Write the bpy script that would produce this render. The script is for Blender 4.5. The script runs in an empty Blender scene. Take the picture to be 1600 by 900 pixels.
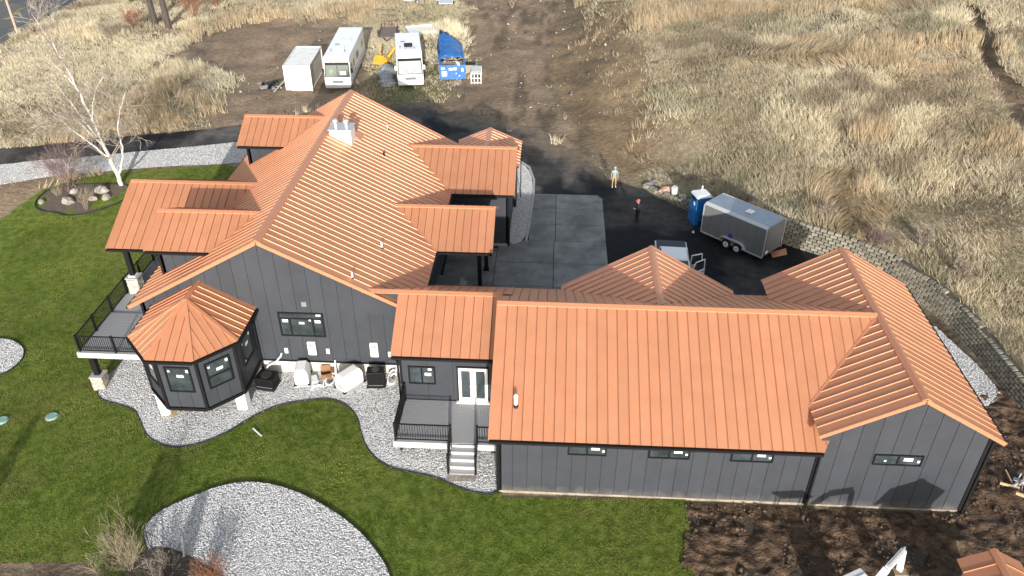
import bpy, bmesh, math, random
import numpy as np
from mathutils import Vector, Matrix
from mathutils.geometry import delaunay_2d_cdt

# ------------------------------------------------------------------ camera, world, sun, exposure
SC = bpy.context.scene
COL = SC.collection
rad = math.radians
CAM_F, CAM_PITCH, CAM_YAW, CAM_ROLL = 1252.618, 0.5871, 0.0533, 0.0019
CAM_C = np.array([1.8747, -24.003, 26.7002])
_fw = np.array([-math.sin(CAM_YAW)*math.cos(CAM_PITCH), math.cos(CAM_YAW)*math.cos(CAM_PITCH), -math.sin(CAM_PITCH)])
_r0 = np.array([math.cos(CAM_YAW), math.sin(CAM_YAW), 0.0]); _u0 = np.cross(_r0, _fw)
_r = math.cos(CAM_ROLL)*_r0 + math.sin(CAM_ROLL)*_u0
_u = -math.sin(CAM_ROLL)*_r0 + math.cos(CAM_ROLL)*_u0
cd = bpy.data.cameras.new('camera'); cam = bpy.data.objects.new('camera', cd); COL.objects.link(cam)
cd.sensor_width = 36; cd.lens = CAM_F/1600*36; cd.clip_start = .5; cd.clip_end = 2000
cam.matrix_world = Matrix(((_r[0], _u[0], -_fw[0], CAM_C[0]), (_r[1], _u[1], -_fw[1], CAM_C[1]), (_r[2], _u[2], -_fw[2], CAM_C[2]), (0, 0, 0, 1)))
SC.camera = cam
SUN_EL, SUN_AZ = rad(15.5), rad(173)          # azimuth from +Y towards +X
S = Vector((math.sin(SUN_AZ)*math.cos(SUN_EL), math.cos(SUN_AZ)*math.cos(SUN_EL), math.sin(SUN_EL)))
wd = bpy.data.worlds.new('World'); SC.world = wd; wd.use_nodes = True
nt = wd.node_tree; nt.nodes.clear()
sky = nt.nodes.new('ShaderNodeTexSky'); sky.sky_type = 'NISHITA'; sky.sun_disc = False
sky.sun_elevation = SUN_EL; sky.sun_rotation = SUN_AZ; sky.air_density = 1.0; sky.dust_density = 1.6; sky.ozone_density = 1.0
bg = nt.nodes.new('ShaderNodeBackground'); bg.inputs['Strength'].default_value = 0.135
wo = nt.nodes.new('ShaderNodeOutputWorld')
hz = nt.nodes.new('ShaderNodeHueSaturation'); hz.inputs['Saturation'].default_value = .55   # thin high cloud
nt.links.new(sky.outputs[0], hz.inputs['Color']); nt.links.new(hz.outputs[0], bg.inputs['Color']); nt.links.new(bg.outputs[0], wo.inputs['Surface'])
ld = bpy.data.lights.new('sun', 'SUN'); ld.energy = 3.25; ld.angle = rad(0.6); ld.color = (1.0, 0.955, 0.90)
sun = bpy.data.objects.new('sun', ld); COL.objects.link(sun); sun.rotation_euler = S.to_track_quat('Z', 'Y').to_euler(); sun.location = (0, -30, 60)
vs = SC.view_settings; vs.view_transform = 'Standard'; vs.look = 'None'; vs.gamma = 1.0; vs.use_curve_mapping = False
vs.exposure = 0.92
SC.cycles.use_denoising = True
SC.cycles.max_bounces = 6; SC.cycles.diffuse_bounces = 3; SC.cycles.glossy_bounces = 3; SC.cycles.transmission_bounces = 4; SC.cycles.transparent_max_bounces = 6

# ------------------------------------------------------------------ pixels to places (photo pixels, 1600 x 900)
def ray(u, v):
    return _fw + _r*(u-800)/CAM_F + _u*(450-v)/CAM_F
def at(u, v, axis, val):
    d = ray(u, v); return CAM_C + d*((val-CAM_C[axis])/d[axis])
def atz(u, v, z): return at(u, v, 2, z)

rng = np.random.default_rng(7)
random.seed(7)
_perm = rng.random((256, 256))
def vnoise(x, y, s=1.0, off=0.0):
    x = np.asarray(x, float)/s+off*17.3+1000; y = np.asarray(y, float)/s+off*9.1+1000
    xi = np.floor(x).astype(int); yi = np.floor(y).astype(int); fx = x-xi; fy = y-yi
    fx = fx*fx*(3-2*fx); fy = fy*fy*(3-2*fy)
    a = _perm[xi & 255, yi & 255]; b = _perm[(xi+1) & 255, yi & 255]; c = _perm[xi & 255, (yi+1) & 255]; d = _perm[(xi+1) & 255, (yi+1) & 255]
    return (a*(1-fx)+b*fx)*(1-fy)+(c*(1-fx)+d*fx)*fy
def fbm(x, y, s, o=4, off=0.0):
    t = 0; a = .5; n = 0
    for i in range(o):
        t = t+a*vnoise(x, y, s/2**i, off+i*1.7); n += a; a *= .5
    return t/n
def sstep(a, b, x):
    t = np.clip((np.asarray(x, float)-a)/(b-a), 0, 1); return t*t*(3-2*t)

# ------------------------------------------------------------------ terrain height
WALLP = [(8.2, 30.9, .15), (8.7, 30.1, .3), (10.33, 27.7, .5), (11.6, 26.4, .8), (14, 24.5, 1.3), (17.2, 22.2, 1.6), (20.4, 20.1, 1.6), (22.3, 18.2, 1.6),
         (23.7, 15.6, 1.5), (24.5, 13.5, 1.3), (24.85, 11, 1.15), (25.05, 8, 1.1), (25.3, 5, 1.05), (25.8, 1, 1.0), (26.5, -4, .9), (27.5, -12, .8)]
BANKP = [(3.5, 88, 0), (1.2, 68, 0), (2.4, 48, 0), (5.6, 36.0, 0), (7.2, 32.5, 0)]
HB = np.array([(2.0, 240, 0), (3.0, 110, 0)]+BANKP+WALLP+[(30, -60, .6)], float)
NBANK = 2+len(BANKP)
HBS = [0]*(NBANK-3)+[.0, .55, .9]+[1.0]*(len(HB)-NBANK)
def hill_dist(x, y):
    """signed distance to the foot of the hill (positive = on the hill), wall height there, 1 where the foot is a wall"""
    x = np.asarray(x, float); y = np.asarray(y, float)
    best = np.full(x.shape, 1e9); sd = np.full(x.shape, -1e9); hh = np.zeros(x.shape); ww = np.zeros(x.shape)
    for i in range(len(HB)-1):
        ax, ay, ah = HB[i]; bx, by, bh = HB[i+1]
        dx, dy = bx-ax, by-ay; L2 = dx*dx+dy*dy
        t = np.clip(((x-ax)*dx+(y-ay)*dy)/L2, 0, 1)
        px, py = ax+t*dx-x, ay+t*dy-y; d = np.hypot(px, py)
        side = np.where((dx*(y-ay)-dy*(x-ax)) > 0, 1.0, -1.0)
        m = d < best-1e-9
        best = np.where(m, d, best); sd = np.where(m, d*side, sd); hh = np.where(m, ah+t*(bh-ah), hh)
        ww = np.where(m, HBS[i]+t*(HBS[i+1]-HBS[i]), ww)
    return sd, hh, ww
def tz(x, y, rough=True):
    x = np.asarray(x, float); y = np.asarray(y, float)
    fade = 1-.62*sstep(16, 42, y)
    sp = lambda q: np.logaddexp(0, q*1.4)/1.4
    z = -.16*sp(-10.5-x)+.125*sp(-22.5-x); z = np.maximum(z, -5.0)*fade
    d, h, w = hill_dist(x, y)
    dd = np.maximum(d, 0)
    slope = .115*np.minimum(dd, 70)+.05*np.maximum(0, dd-70)
    bank = 2.2*sstep(0, 7, dd)+slope
    wl = np.where(d < .35, 0, np.where(dd < .75, np.clip((d-.35)/.4, 0, 1)*h, h+(bank-h)*sstep(.75, 14, dd)))
    z = z+wl*w+bank*(1-w)
    if rough:
        far = np.clip(sstep(1.0, 6, d)+sstep(44, 52, y)*(d < 0)+sstep(-30, -40, x)*sstep(30, 45, y), 0, 1)
        z = z+far*((fbm(x, y, 7, 3, 3)-.5)*.9+(vnoise(x, y, 1.3, 5)-.5)*.16)
    return z
def tz1(x, y): return float(tz(np.array([x]), np.array([y]))[0])
def ground(u, v, it=25):
    z = 0.0; P = None
    for i in range(it):
        P = atz(u, v, z); z = .5*z+.5*tz1(P[0], P[1])
    return P
def gpoly(pts):
    uv = np.array(pts, float); D = _fw+np.outer((uv[:, 0]-800)/CAM_F, _r)+np.outer((450-uv[:, 1])/CAM_F, _u); z = np.zeros(len(uv))
    for i in range(25):
        P = CAM_C+D*((z-CAM_C[2])/D[:, 2])[:, None]; z = .5*z+.5*tz(P[:, 0], P[:, 1])
    return [tuple(p[:2]) for p in P]

# ------------------------------------------------------------------ materials
MATS = {}
def srgb(r, g, b):
    f = lambda c: (c/255/12.92) if c/255 <= .04045 else ((c/255+.055)/1.055)**2.4
    return (f(r), f(g), f(b))
def mat(name, col, rough=.7, metal=0.0, col2=None, scale=4.0, detail=6.0, bump=0.0, bscale=30.0, spec=.5, objvar=0.0, lo=.35, hi=.65, stretch=None, bdist=.02, coords='Object', coat=0.0):
    if name in MATS: return MATS[name]
    m = bpy.data.materials.new(name); m.use_nodes = True; t = m.node_tree; N = t.nodes; L = t.links
    b = N['Principled BSDF']; b.inputs['Base Color'].default_value = (*col, 1); b.inputs['Roughness'].default_value = rough
    b.inputs['Metallic'].default_value = metal; b.inputs['Specular IOR Level'].default_value = spec
    if coat: b.inputs['Coat Weight'].default_value = coat; b.inputs['Coat Roughness'].default_value = .28
    tc = N.new('ShaderNodeTexCoord'); src = tc.outputs[coords]
    if stretch:
        mp = N.new('ShaderNodeMapping'); mp.inputs['Scale'].default_value = stretch; L.new(src, mp.inputs['Vector']); src = mp.outputs[0]
    out = None
    if col2 is not None:
        n = N.new('ShaderNodeTexNoise'); n.inputs['Scale'].default_value = scale; n.inputs['Detail'].default_value = detail; n.inputs['Roughness'].default_value = .62
        L.new(src, n.inputs['Vector'])
        r = N.new('ShaderNodeMapRange'); r.inputs['From Min'].default_value = lo; r.inputs['From Max'].default_value = hi; L.new(n.outputs['Fac'], r.inputs['Value'])
        mx = N.new('ShaderNodeMix'); mx.data_type = 'RGBA'; mx.inputs['A'].default_value = (*col, 1); mx.inputs['B'].default_value = (*col2, 1)
        L.new(r.outputs[0], mx.inputs['Factor']); out = mx.outputs['Result']
    if objvar:
        oi = N.new('ShaderNodeObjectInfo'); mr = N.new('ShaderNodeMapRange'); mr.inputs['To Min'].default_value = 1-objvar; mr.inputs['To Max'].default_value = 1+objvar
        L.new(oi.outputs['Random'], mr.inputs['Value']); hs = N.new('ShaderNodeHueSaturation'); L.new(mr.outputs[0], hs.inputs['Value'])
        if out: L.new(out, hs.inputs['Color'])
        else: hs.inputs['Color'].default_value = (*col, 1)
        out = hs.outputs['Color']
    if out: L.new(out, b.inputs['Base Color'])
    if bump:
        n2 = N.new('ShaderNodeTexNoise'); n2.inputs['Scale'].default_value = bscale; n2.inputs['Detail'].default_value = 5; L.new(src, n2.inputs['Vector'])
        bp = N.new('ShaderNodeBump'); bp.inputs['Strength'].default_value = bump; bp.inputs['Distance'].default_value = bdist; L.new(n2.outputs['Fac'], bp.inputs['Height']); L.new(bp.outputs[0], b.inputs['Normal'])
    MATS[name] = m; return m
def mat_attr(name, attr='Col', rough=.9, bump=0.0, bscale=20, transl=0.0, spec=.2, noise=0.0, nscale=3.0, bdist=.05):
    if name in MATS: return MATS[name]
    m = bpy.data.materials.new(name); m.use_nodes = True; t = m.node_tree; N = t.nodes; L = t.links
    b = N['Principled BSDF']; b.inputs['Roughness'].default_value = rough; b.inputs['Specular IOR Level'].default_value = spec
    a = N.new('ShaderNodeAttribute'); a.attribute_name = attr; out = a.outputs['Color']
    tc = N.new('ShaderNodeTexCoord')
    if noise:
        n = N.new('ShaderNodeTexNoise'); n.inputs['Scale'].default_value = nscale; n.inputs['Detail'].default_value = 9; n.inputs['Roughness'].default_value = .7; L.new(tc.outputs['Object'], n.inputs['Vector'])
        mr = N.new('ShaderNodeMapRange'); mr.inputs['From Min'].default_value = .3; mr.inputs['From Max'].default_value = .7; mr.inputs['To Min'].default_value = 1-noise; mr.inputs['To Max'].default_value = 1+noise; L.new(n.outputs['Fac'], mr.inputs['Value'])
        hs = N.new('ShaderNodeHueSaturation'); L.new(mr.outputs[0], hs.inputs['Value']); L.new(out, hs.inputs['Color']); out = hs.outputs['Color']
    L.new(out, b.inputs['Base Color'])
    if transl:
        tr = N.new('ShaderNodeBsdfTranslucent'); L.new(out, tr.inputs['Color']); mx = N.new('ShaderNodeMixShader'); mx.inputs[0].default_value = transl
        L.new(b.outputs[0], mx.inputs[1]); L.new(tr.outputs[0], mx.inputs[2]); L.new(mx.outputs[0], N['Material Output'].inputs['Surface'])
    if bump:
        n2 = N.new('ShaderNodeTexNoise'); n2.inputs['Scale'].default_value = bscale; n2.inputs['Detail'].default_value = 6; L.new(tc.outputs['Object'], n2.inputs['Vector'])
        bp = N.new('ShaderNodeBump'); bp.inputs['Strength'].default_value = bump; bp.inputs['Distance'].default_value = bdist; L.new(n2.outputs['Fac'], bp.inputs['Height']); L.new(bp.outputs[0], b.inputs['Normal'])
    MATS[name] = m; return m

COPPER = mat('copper_roof_paint', (.60, .268, .142), rough=.42, metal=.38, spec=.5, col2=(.545, .24, .124), scale=1.1, detail=9, objvar=.055, coat=.16, bump=.14, bscale=2.2, bdist=.03)
COPTRIM = mat('copper_trim_paint', (.58, .255, .135), rough=.44, metal=.35, coat=.15, spec=.55, objvar=.03)
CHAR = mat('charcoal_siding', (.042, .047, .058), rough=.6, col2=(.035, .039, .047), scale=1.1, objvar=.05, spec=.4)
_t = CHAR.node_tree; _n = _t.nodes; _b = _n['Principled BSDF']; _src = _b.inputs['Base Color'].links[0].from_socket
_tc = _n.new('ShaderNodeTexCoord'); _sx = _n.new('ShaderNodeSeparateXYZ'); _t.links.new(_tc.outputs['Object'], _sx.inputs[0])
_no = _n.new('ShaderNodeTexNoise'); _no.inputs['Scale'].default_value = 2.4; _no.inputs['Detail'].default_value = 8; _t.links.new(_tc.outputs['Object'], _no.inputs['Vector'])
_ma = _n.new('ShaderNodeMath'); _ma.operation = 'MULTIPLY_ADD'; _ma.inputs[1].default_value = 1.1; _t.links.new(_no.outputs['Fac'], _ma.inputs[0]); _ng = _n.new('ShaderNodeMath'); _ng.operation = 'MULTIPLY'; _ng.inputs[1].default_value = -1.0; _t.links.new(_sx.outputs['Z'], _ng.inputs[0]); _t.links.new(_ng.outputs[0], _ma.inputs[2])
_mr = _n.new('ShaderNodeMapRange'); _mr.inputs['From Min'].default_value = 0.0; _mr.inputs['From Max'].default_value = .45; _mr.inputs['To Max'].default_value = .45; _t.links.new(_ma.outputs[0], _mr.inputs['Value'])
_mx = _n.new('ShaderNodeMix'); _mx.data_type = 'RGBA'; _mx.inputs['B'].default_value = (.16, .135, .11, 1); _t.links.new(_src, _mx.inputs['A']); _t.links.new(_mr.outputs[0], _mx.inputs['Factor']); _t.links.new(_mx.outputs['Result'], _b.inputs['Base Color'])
JOINT = mat('siding_joint', (.012, .012, .014), rough=.8)
BLACK = mat('black_metal', (.007, .007, .008), rough=.6, spec=.25)
SOFFIT = mat('dark_fascia', (.018, .017, .017), rough=.6)
WHITE = mat('white_paint', (.78, .78, .76), rough=.45, col2=(.70, .70, .68), scale=2.0)
WPLAST = mat('white_plastic', (.80, .80, .78), rough=.5)
FOUND = mat('foundation_concrete', (.60, .575, .53), rough=.85, col2=(.47, .44, .39), scale=2.2, bump=.2)
CREAM = mat('cream_concrete', (.36, .32, .25), rough=.9, col2=(.20, .165, .125), scale=2.0, bump=.2)
GLASS = mat('window_glass', (.020, .028, .032), rough=.06, spec=.9, col2=(.055, .068, .075), scale=1.3, objvar=.2)
GLASSW = mat('windscreen_glass', (.030, .055, .042), rough=.08, spec=.8); BLINDW = mat('windscreen_blind', (.36, .43, .38), rough=.2, spec=.8)
STICK = mat('white_sticker', (.8, .8, .8), rough=.6)
DECKM = mat('grey_composite_deck', (.34, .34, .345), rough=.7, objvar=.06)
DECKF = mat('deck_fascia', (.48, .48, .46), rough=.7)
STONEA = mat('pier_stone', (.36, .30, .24), rough=.85, col2=(.50, .46, .41), scale=6, objvar=.3, bump=.5, bscale=18)
CONC = mat('concrete_slab', (.255, .252, .232), rough=.72, col2=(.115, .118, .112), scale=.6, detail=9, bump=.1, bscale=60, objvar=.08)
CONCL = mat('concrete_light', (.42, .415, .39), rough=.8, col2=(.32, .31, .29), scale=2)
STEEL = mat('galvanised_steel', (.55, .56, .57), rough=.4, metal=.6)
RUBBER = mat('tyre_rubber', (.012, .012, .012), rough=.8)
WOODM = mat('raw_lumber', (.52, .37, .21), rough=.8, col2=(.40, .27, .15), scale=6, stretch=(1, 8, 8))

# ------------------------------------------------------------------ meshes and objects
class MB:
    def __init__(s): s.v = []; s.f = []; s.m = []
    def add(s, vs_, fs, mi=0):
        o = len(s.v); s.v += [tuple(map(float, p)) for p in vs_]; s.f += [tuple(i+o for i in f) for f in fs]; s.m += [mi]*len(fs)
    def hexa(s, p, mi=0):
        s.add(p, [(0, 3, 2, 1), (4, 5, 6, 7), (0, 1, 5, 4), (1, 2, 6, 5), (2, 3, 7, 6), (3, 0, 4, 7)], mi)
    def box(s, x0, x1, y0, y1, z0, z1, mi=0):
        s.hexa([(x0, y0, z0), (x1, y0, z0), (x1, y1, z0), (x0, y1, z0), (x0, y0, z1), (x1, y0, z1), (x1, y1, z1), (x0, y1, z1)], mi)
    def bar(s, a, b, w, h, up=(0, 0, 1), mi=0):
        a = Vector(a); b = Vector(b); d = (b-a).normalized(); up = Vector(up); r = d.cross(up)
        if r.length < 1e-4: r = d.cross(Vector((1, 0, 0)))
        r.normalize(); q = r.cross(d); r *= w/2; q *= h/2
        s.hexa([a-r-q, a+r-q, b+r-q, b-r-q, a-r+q, a+r+q, b+r+q, b-r+q], mi)
    def tube(s, pts, rs, n=6, mi=0, cap=True):
        pts = [Vector(p) for p in pts]
        if not hasattr(rs, '__len__'): rs = [rs]*len(pts)
        o = len(s.v); ref = Vector((.31, .17, .93)); prev = None
        for i, p in enumerate(pts):
            d = (pts[min(i+1, len(pts)-1)]-pts[max(i-1, 0)]).normalized()
            if prev is None:
                a = d.cross(ref)
                if a.length < 1e-3: a = d.cross(Vector((1, 0, 0)))
            else: a = prev-d*prev.dot(d)
            a.normalize(); prev = a; b = d.cross(a)
            for k in range(n):
                t = 2*math.pi*k/n; s.v.append(tuple(p+(a*math.cos(t)+b*math.sin(t))*rs[i]))
        for i in range(len(pts)-1):
            for k in range(n):
                k2 = (k+1) % n; s.f.append((o+i*n+k, o+i*n+k2, o+(i+1)*n+k2, o+(i+1)*n+k)); s.m.append(mi)
        if cap:
            s.f.append(tuple(o+k for k in range(n))[::-1]); s.m.append(mi); e = o+(len(pts)-1)*n
            s.f.append(tuple(e+k for k in range(n))); s.m.append(mi)
    def cyl(s, c, r, h, n=16, r2=None, mi=0):
        c = Vector(c); s.tube([c, c+Vector((0, 0, h))], [r, r if r2 is None else r2], n, mi)
    def prism(s, poly, d, mi=0):
        """poly: 3D loop, d: extrusion vector"""
        n = len(poly); d = Vector(d); P = [Vector(p) for p in poly]
        s.add(P+[p+d for p in P], [tuple(range(n))[::-1], tuple(range(n, 2*n))]+[(i, (i+1) % n, (i+1) % n+n, i+n) for i in range(n)], mi)
    def build(s, name, mats, parent=None, bevel=0.0, smooth=False, fix=True, **kw):
        me = bpy.data.meshes.new(name); me.from_pydata(s.v, [], s.f)
        if not isinstance(mats, (list, tuple)): mats = [mats]
        for m in mats: me.materials.append(m)
        if len(mats) > 1: me.polygons.foreach_set('material_index', s.m)
        if fix or bevel:
            bm = bmesh.new(); bm.from_mesh(me)
            if fix: bmesh.ops.recalc_face_normals(bm, faces=bm.faces)
            if bevel: bmesh.ops.bevel(bm, geom=list(bm.edges), offset=bevel, segments=2 if bevel > .03 else 1, affect='EDGES', clamp_overlap=True, profile=.6)
            bm.to_mesh(me); bm.free()
        if smooth: me.polygons.foreach_set('use_smooth', [True]*len(me.polygons))
        return link(name, me, parent, **kw)
def link(name, me, parent=None, label=None, cat=None, group=None, kind=None, loc=None, rz=None):
    o = bpy.data.objects.new(name, me); COL.objects.link(o)
    if parent is not None: o.parent = parent
    if loc is not None: o.location = loc
    if rz is not None: o.rotation_euler = (0, 0, rz)
    if label: o['label'] = label
    if cat: o['category'] = cat
    if group: o['group'] = group
    if kind: o['kind'] = kind
    return o
def thing(name, label, cat, loc=(0, 0, 0), rz=0.0, group=None):
    return link(name, None, None, label, cat, group, None, loc, rz)
def fastmesh(name, V, F, mat_, parent=None, cols=None, nper=3, **kw):
    """V (n,3) array, F (m,k) array of equal polygons"""
    me = bpy.data.meshes.new(name); V = np.asarray(V, np.float32); F = np.asarray(F, np.int32)
    me.vertices.add(len(V)); me.vertices.foreach_set('co', V.ravel())
    k = F.shape[1]; me.loops.add(F.size); me.loops.foreach_set('vertex_index', F.ravel())
    me.polygons.add(len(F)); me.polygons.foreach_set('loop_start', np.arange(0, F.size, k, dtype=np.int32)); me.polygons.foreach_set('loop_total', np.full(len(F), k, np.int32))
    me.materials.append(mat_); me.update(calc_edges=True)
    if cols is not None:
        a = me.color_attributes.new('Col', 'FLOAT_COLOR', 'POINT'); c = np.ones((len(V), 4), np.float32); c[:, :3] = cols; a.data.foreach_set('color', c.ravel())
    return link(name, me, parent, **kw)

def clip2(poly, a, b, c):
    """keep the side a*x+b*y<=c of a 2D polygon"""
    out = []; n = len(poly)
    for i in range(n):
        p, q = poly[i], poly[(i+1) % n]; dp = a*p[0]+b*p[1]-c; dq = a*q[0]+b*q[1]-c
        if dp <= 0: out.append(p)
        if dp*dq < 0:
            t = dp/(dp-dq); out.append((p[0]+t*(q[0]-p[0]), p[1]+t*(q[1]-p[1])))
    return out
def frame3(poly, u):
    P = [Vector(p) for p in poly]; u = Vector(u).normalized()
    n = Vector((0, 0, 0))
    for i in range(len(P)): n += P[i].cross(P[(i+1) % len(P)])
    n.normalize(); v = n.cross(u); return P[0], u, v, n
def to2(poly, O, u, v): return [((Vector(p)-O).dot(u), (Vector(p)-O).dot(v)) for p in poly]
def pieces(poly, u, spacing, th, gap, rib, mat_, name, parent, start=0.0, flip=False, off=0.0):
    """split a planar outline into strips across u; each strip is an object of its own"""
    O, u, v, n = frame3(poly, u)
    if flip: n = -n
    q = to2(poly, O, u, v); lo = min(p[0] for p in q); hi = max(p[0] for p in q)
    k = max(1, round((hi-lo)/spacing)) if start == 0 else int((hi-lo)/spacing)+2
    st = (hi-lo)/k if start == 0 else spacing
    res = []
    for i in range(k):
        a = lo+i*st-(start if start else 0); b = a+st
        rc_ = (rib[0]/2+.013) if rib and a > lo+.1 else gap/2      # recessed reveal beside each seam
        s_ = clip2(clip2(q, 1, 0, b-gap/2), -1, 0, -(a+rc_))
        if len(s_) < 3: continue
        ar = abs(sum(s_[j][0]*s_[(j+1) % len(s_)][1]-s_[(j+1) % len(s_)][0]*s_[j][1] for j in range(len(s_))))/2
        if ar < .01: continue
        m = MB(); loop = [O+u*p[0]+v*p[1]+n*off for p in s_]
        m.prism(loop, n*th)
        if rib and a > lo+.1:
            e = clip2(clip2(q, 1, 0, a+.008), -1, 0, -(a-.008))
            if len(e) >= 3:
                v0 = min(p[1] for p in e); v1 = max(p[1] for p in e)
                w, w2, h = rib
                B0 = O+u*a+v*(v0+.01)+n*(off+th*.5); B1 = O+u*a+v*(v1-.01)+n*(off+th*.5)
                m.hexa([B0-u*w/2, B0+u*w/2, B1+u*w/2, B1-u*w/2, B0-u*w2/2+n*h, B0+u*w2/2+n*h, B1+u*w2/2+n*h, B1-u*w2/2+n*h])
        res.append(m.build(name, mat_, parent))
    return res
def drape(name, poly, mat_, off, step=1.0, kind='structure', jitter=0.0, **kw):
    """a sheet on the terrain inside a plan outline"""
    P = np.array(poly); x0, y0 = P.min(0); x1, y1 = P.max(0)
    loop = []
    for i in range(len(P)):
        a, b = P[i], P[(i+1) % len(P)]; L = np.hypot(*(b-a)); k = max(1, int(L/step))
        for j in range(k): loop.append(tuple(a+(b-a)*j/k))
    gx, gy = np.meshgrid(np.arange(x0, x1, step), np.arange(y0, y1, step)); pts = np.stack([gx.ravel(), gy.ravel()], 1)
    pts = pts[inside(pts[:, 0], pts[:, 1], loop)]
    n = len(loop); allp = [Vector(p) for p in loop]+[Vector(p) for p in pts]
    V, E_, F, *_ = delaunay_2d_cdt(allp, [(i, (i+1) % n) for i in range(n)], [], 1, 1e-5)
    XY = np.array([(p.x, p.y) for p in V]); Z = tz(XY[:, 0], XY[:, 1])+off
    if jitter: Z = Z+jitter*(fbm(XY[:, 0], XY[:, 1], 1.5, 3, 2)-.5)
    Fa = [tuple(f) for f in F if len(f) == 3]
    o = fastmesh(name, np.column_stack([XY, Z]), np.array(Fa), mat_, kind=kind, **kw)
    bm = bmesh.new(); bm.from_mesh(o.data)
    for f in bm.faces:
        if f.normal.z < 0: f.normal_flip()
        f.smooth = True
    bm.to_mesh(o.data); bm.free()
    return o
def inside(x, y, poly):
    x = np.asarray(x); y = np.asarray(y); r = np.zeros(x.shape, bool); n = len(poly)
    for i in range(n):
        x1, y1 = poly[i][:2]; x2, y2 = poly[(i+1) % n][:2]
        if y1 == y2: continue
        c = ((y1 > y) != (y2 > y)) & (x < (x2-x1)*(y-y1)/(y2-y1)+x1); r ^= c
    return r
def smooth(poly, it=2):
    for _ in range(it):
        o = []; n = len(poly)
        for i in range(n):
            a, b = poly[i], poly[(i+1) % n]
            o += [(a[0]*.75+b[0]*.25, a[1]*.75+b[1]*.25), (a[0]*.25+b[0]*.75, a[1]*.25+b[1]*.75)]
        poly = o
    return poly
# ------------------------------------------------------------------ the ground
ax_ = np.concatenate([np.arange(-170, -80, 4), np.arange(-80, -30, 1), np.arange(-30, 42, .45), np.arange(42, 90, 1), np.arange(90, 190, 4)])
ay_ = np.concatenate([np.arange(-60, -12, 4), np.arange(-12, 46, .45), np.arange(46, 105, .8), np.arange(105, 260, 5)])
GX, GY = np.meshgrid(ax_, ay_); gx, gy = GX.ravel(), GY.ravel(); gzv = tz(gx, gy)
P_ROAD = gpoly([(722, -40), (728, 60), (738, 110), (700, 150), (640, 170), (760, 190), (860, 225), (940, 270), (1000, 300), (1010, 285), (945, 235), (895, 170), (872, 110), (880, 60), (905, 0), (915, -40)])
P_YARD = gpoly([(225, 100), (300, 62), (370, 38), (470, 28), (560, 32), (570, 130), (545, 160), (380, 200), (290, 205), (330, 170), (385, 135), (350, 112), (280, 100)])
P_LEFTD = gpoly([(-60, 290), (0, 288), (60, 280), (110, 283), (60, 305), (0, 345), (-60, 370)])
P_TRENCH = gpoly([(1502, 8), (1524, 8), (1566, 85), (1615, 180), (1660, 250), (1640, 290), (1588, 205), (1538, 110)])
P_VEH = gpoly([(400, 130), (560, 100), (640, 60), (760, 90), (740, 170), (560, 170), (400, 190), (300, 215), (330, 170)])
P_RED = gpoly([(200, 60), (255, 20), (310, -20), (430, -30), (390, 25), (300, 50), (230, 75)])
P_SIDE = gpoly([(1440, 470), (1500, 505), (1560, 590), (1640, 690), (1640, 990), (1060, 990), (1070, 783), (1490, 803)])
P_BL = gpoly([(-80, 877), (0, 879), (120, 880), (250, 900), (300, 1000), (-80, 1000)])
def soft(poly, x, y, w=1.2):
    s = np.zeros(x.shape)
    jx = (fbm(x, y, 3, 3, 8)-.5)*w*3; jy = (fbm(x, y, 3, 3, 9)-.5)*w*3
    for a in np.linspace(0, 2*np.pi, 8, endpoint=False): s += inside(x+jx+w*np.cos(a), y+jy+w*np.sin(a), poly)
    return s/8
def ground_masks(x, y):
    d = {}
    d['dirt'] = np.clip(soft(P_ROAD, x, y, 1.2)+soft(P_YARD, x, y, 1.2)+soft(P_TRENCH, x, y, .5)+soft(P_LEFTD, x, y, .6)+soft(P_BL, x, y, .4), 0, 1)
    hd, hh, hw = hill_dist(x, y)
    d['bank'] = np.where(hw < .97, sstep(-1.0, .5, hd)*(1-sstep(6.5, 12.5, hd+(fbm(x, y, 5, 3, 21)-.5)*9)), 0)*sstep(100, 60, y)*sstep(13.5, 9, x)
    d['mud'] = soft(P_SIDE, x, y, .4)
    d['moss'] = soft(P_VEH, x, y, 2.0)
    d['red'] = soft(P_RED, x, y, 1.5)
    d['hd'] = hd
    return d
mk = ground_masks(gx, gy)
def mixc(c, k, m): return c*(1-m[:, None])+np.array(k)*m[:, None]
tc_ = np.tile(np.array([.27, .22, .14]), (len(gx), 1)); nz = fbm(gx, gy, 6, 4, 1)
tc_ = mixc(tc_, (.20, .155, .10), sstep(.42, .62, nz)); tc_ = mixc(tc_, (.17, .165, .09), sstep(.55, .7, fbm(gx, gy, 9, 3, 4))*.6)
tc_ = mixc(tc_, (.15, .15, .06), mk['moss']*sstep(.35, .6, fbm(gx, gy, 3, 3, 6))); tc_ = mixc(tc_, (.22, .175, .12), mk['moss']*sstep(.5, .3, fbm(gx, gy, 3, 3, 6)))
tc_ = mixc(tc_, (.20, .10, .055), mk['red']*.8)
dcol = np.array([.275, .20, .132])*(0.55+.8*fbm(gx, gy, 2.2, 4, 12))[:, None]
_rut = sstep(.50, .64, fbm(gx*1.3, gy*.22, 1.2, 3, 111))*soft(P_ROAD, gx, gy, .8); dcol = dcol*(1-.45*_rut)[:, None]
dcol = dcol*(1-.55*soft(P_BL, gx, gy, .5))[:, None]
tc_ = tc_*(1-mk['dirt'][:, None])+dcol*mk['dirt'][:, None]
bcol = np.array([.225, .16, .095])*(0.4+1.1*fbm(gx*1.0+gy*.5, gy*.6, 1.6, 4, 15))[:, None]
tc_ = tc_*(1-mk['bank'][:, None])+bcol*mk['bank'][:, None]
tc_ = mixc(tc_, (.075, .057, .042), mk['mud'])
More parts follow.
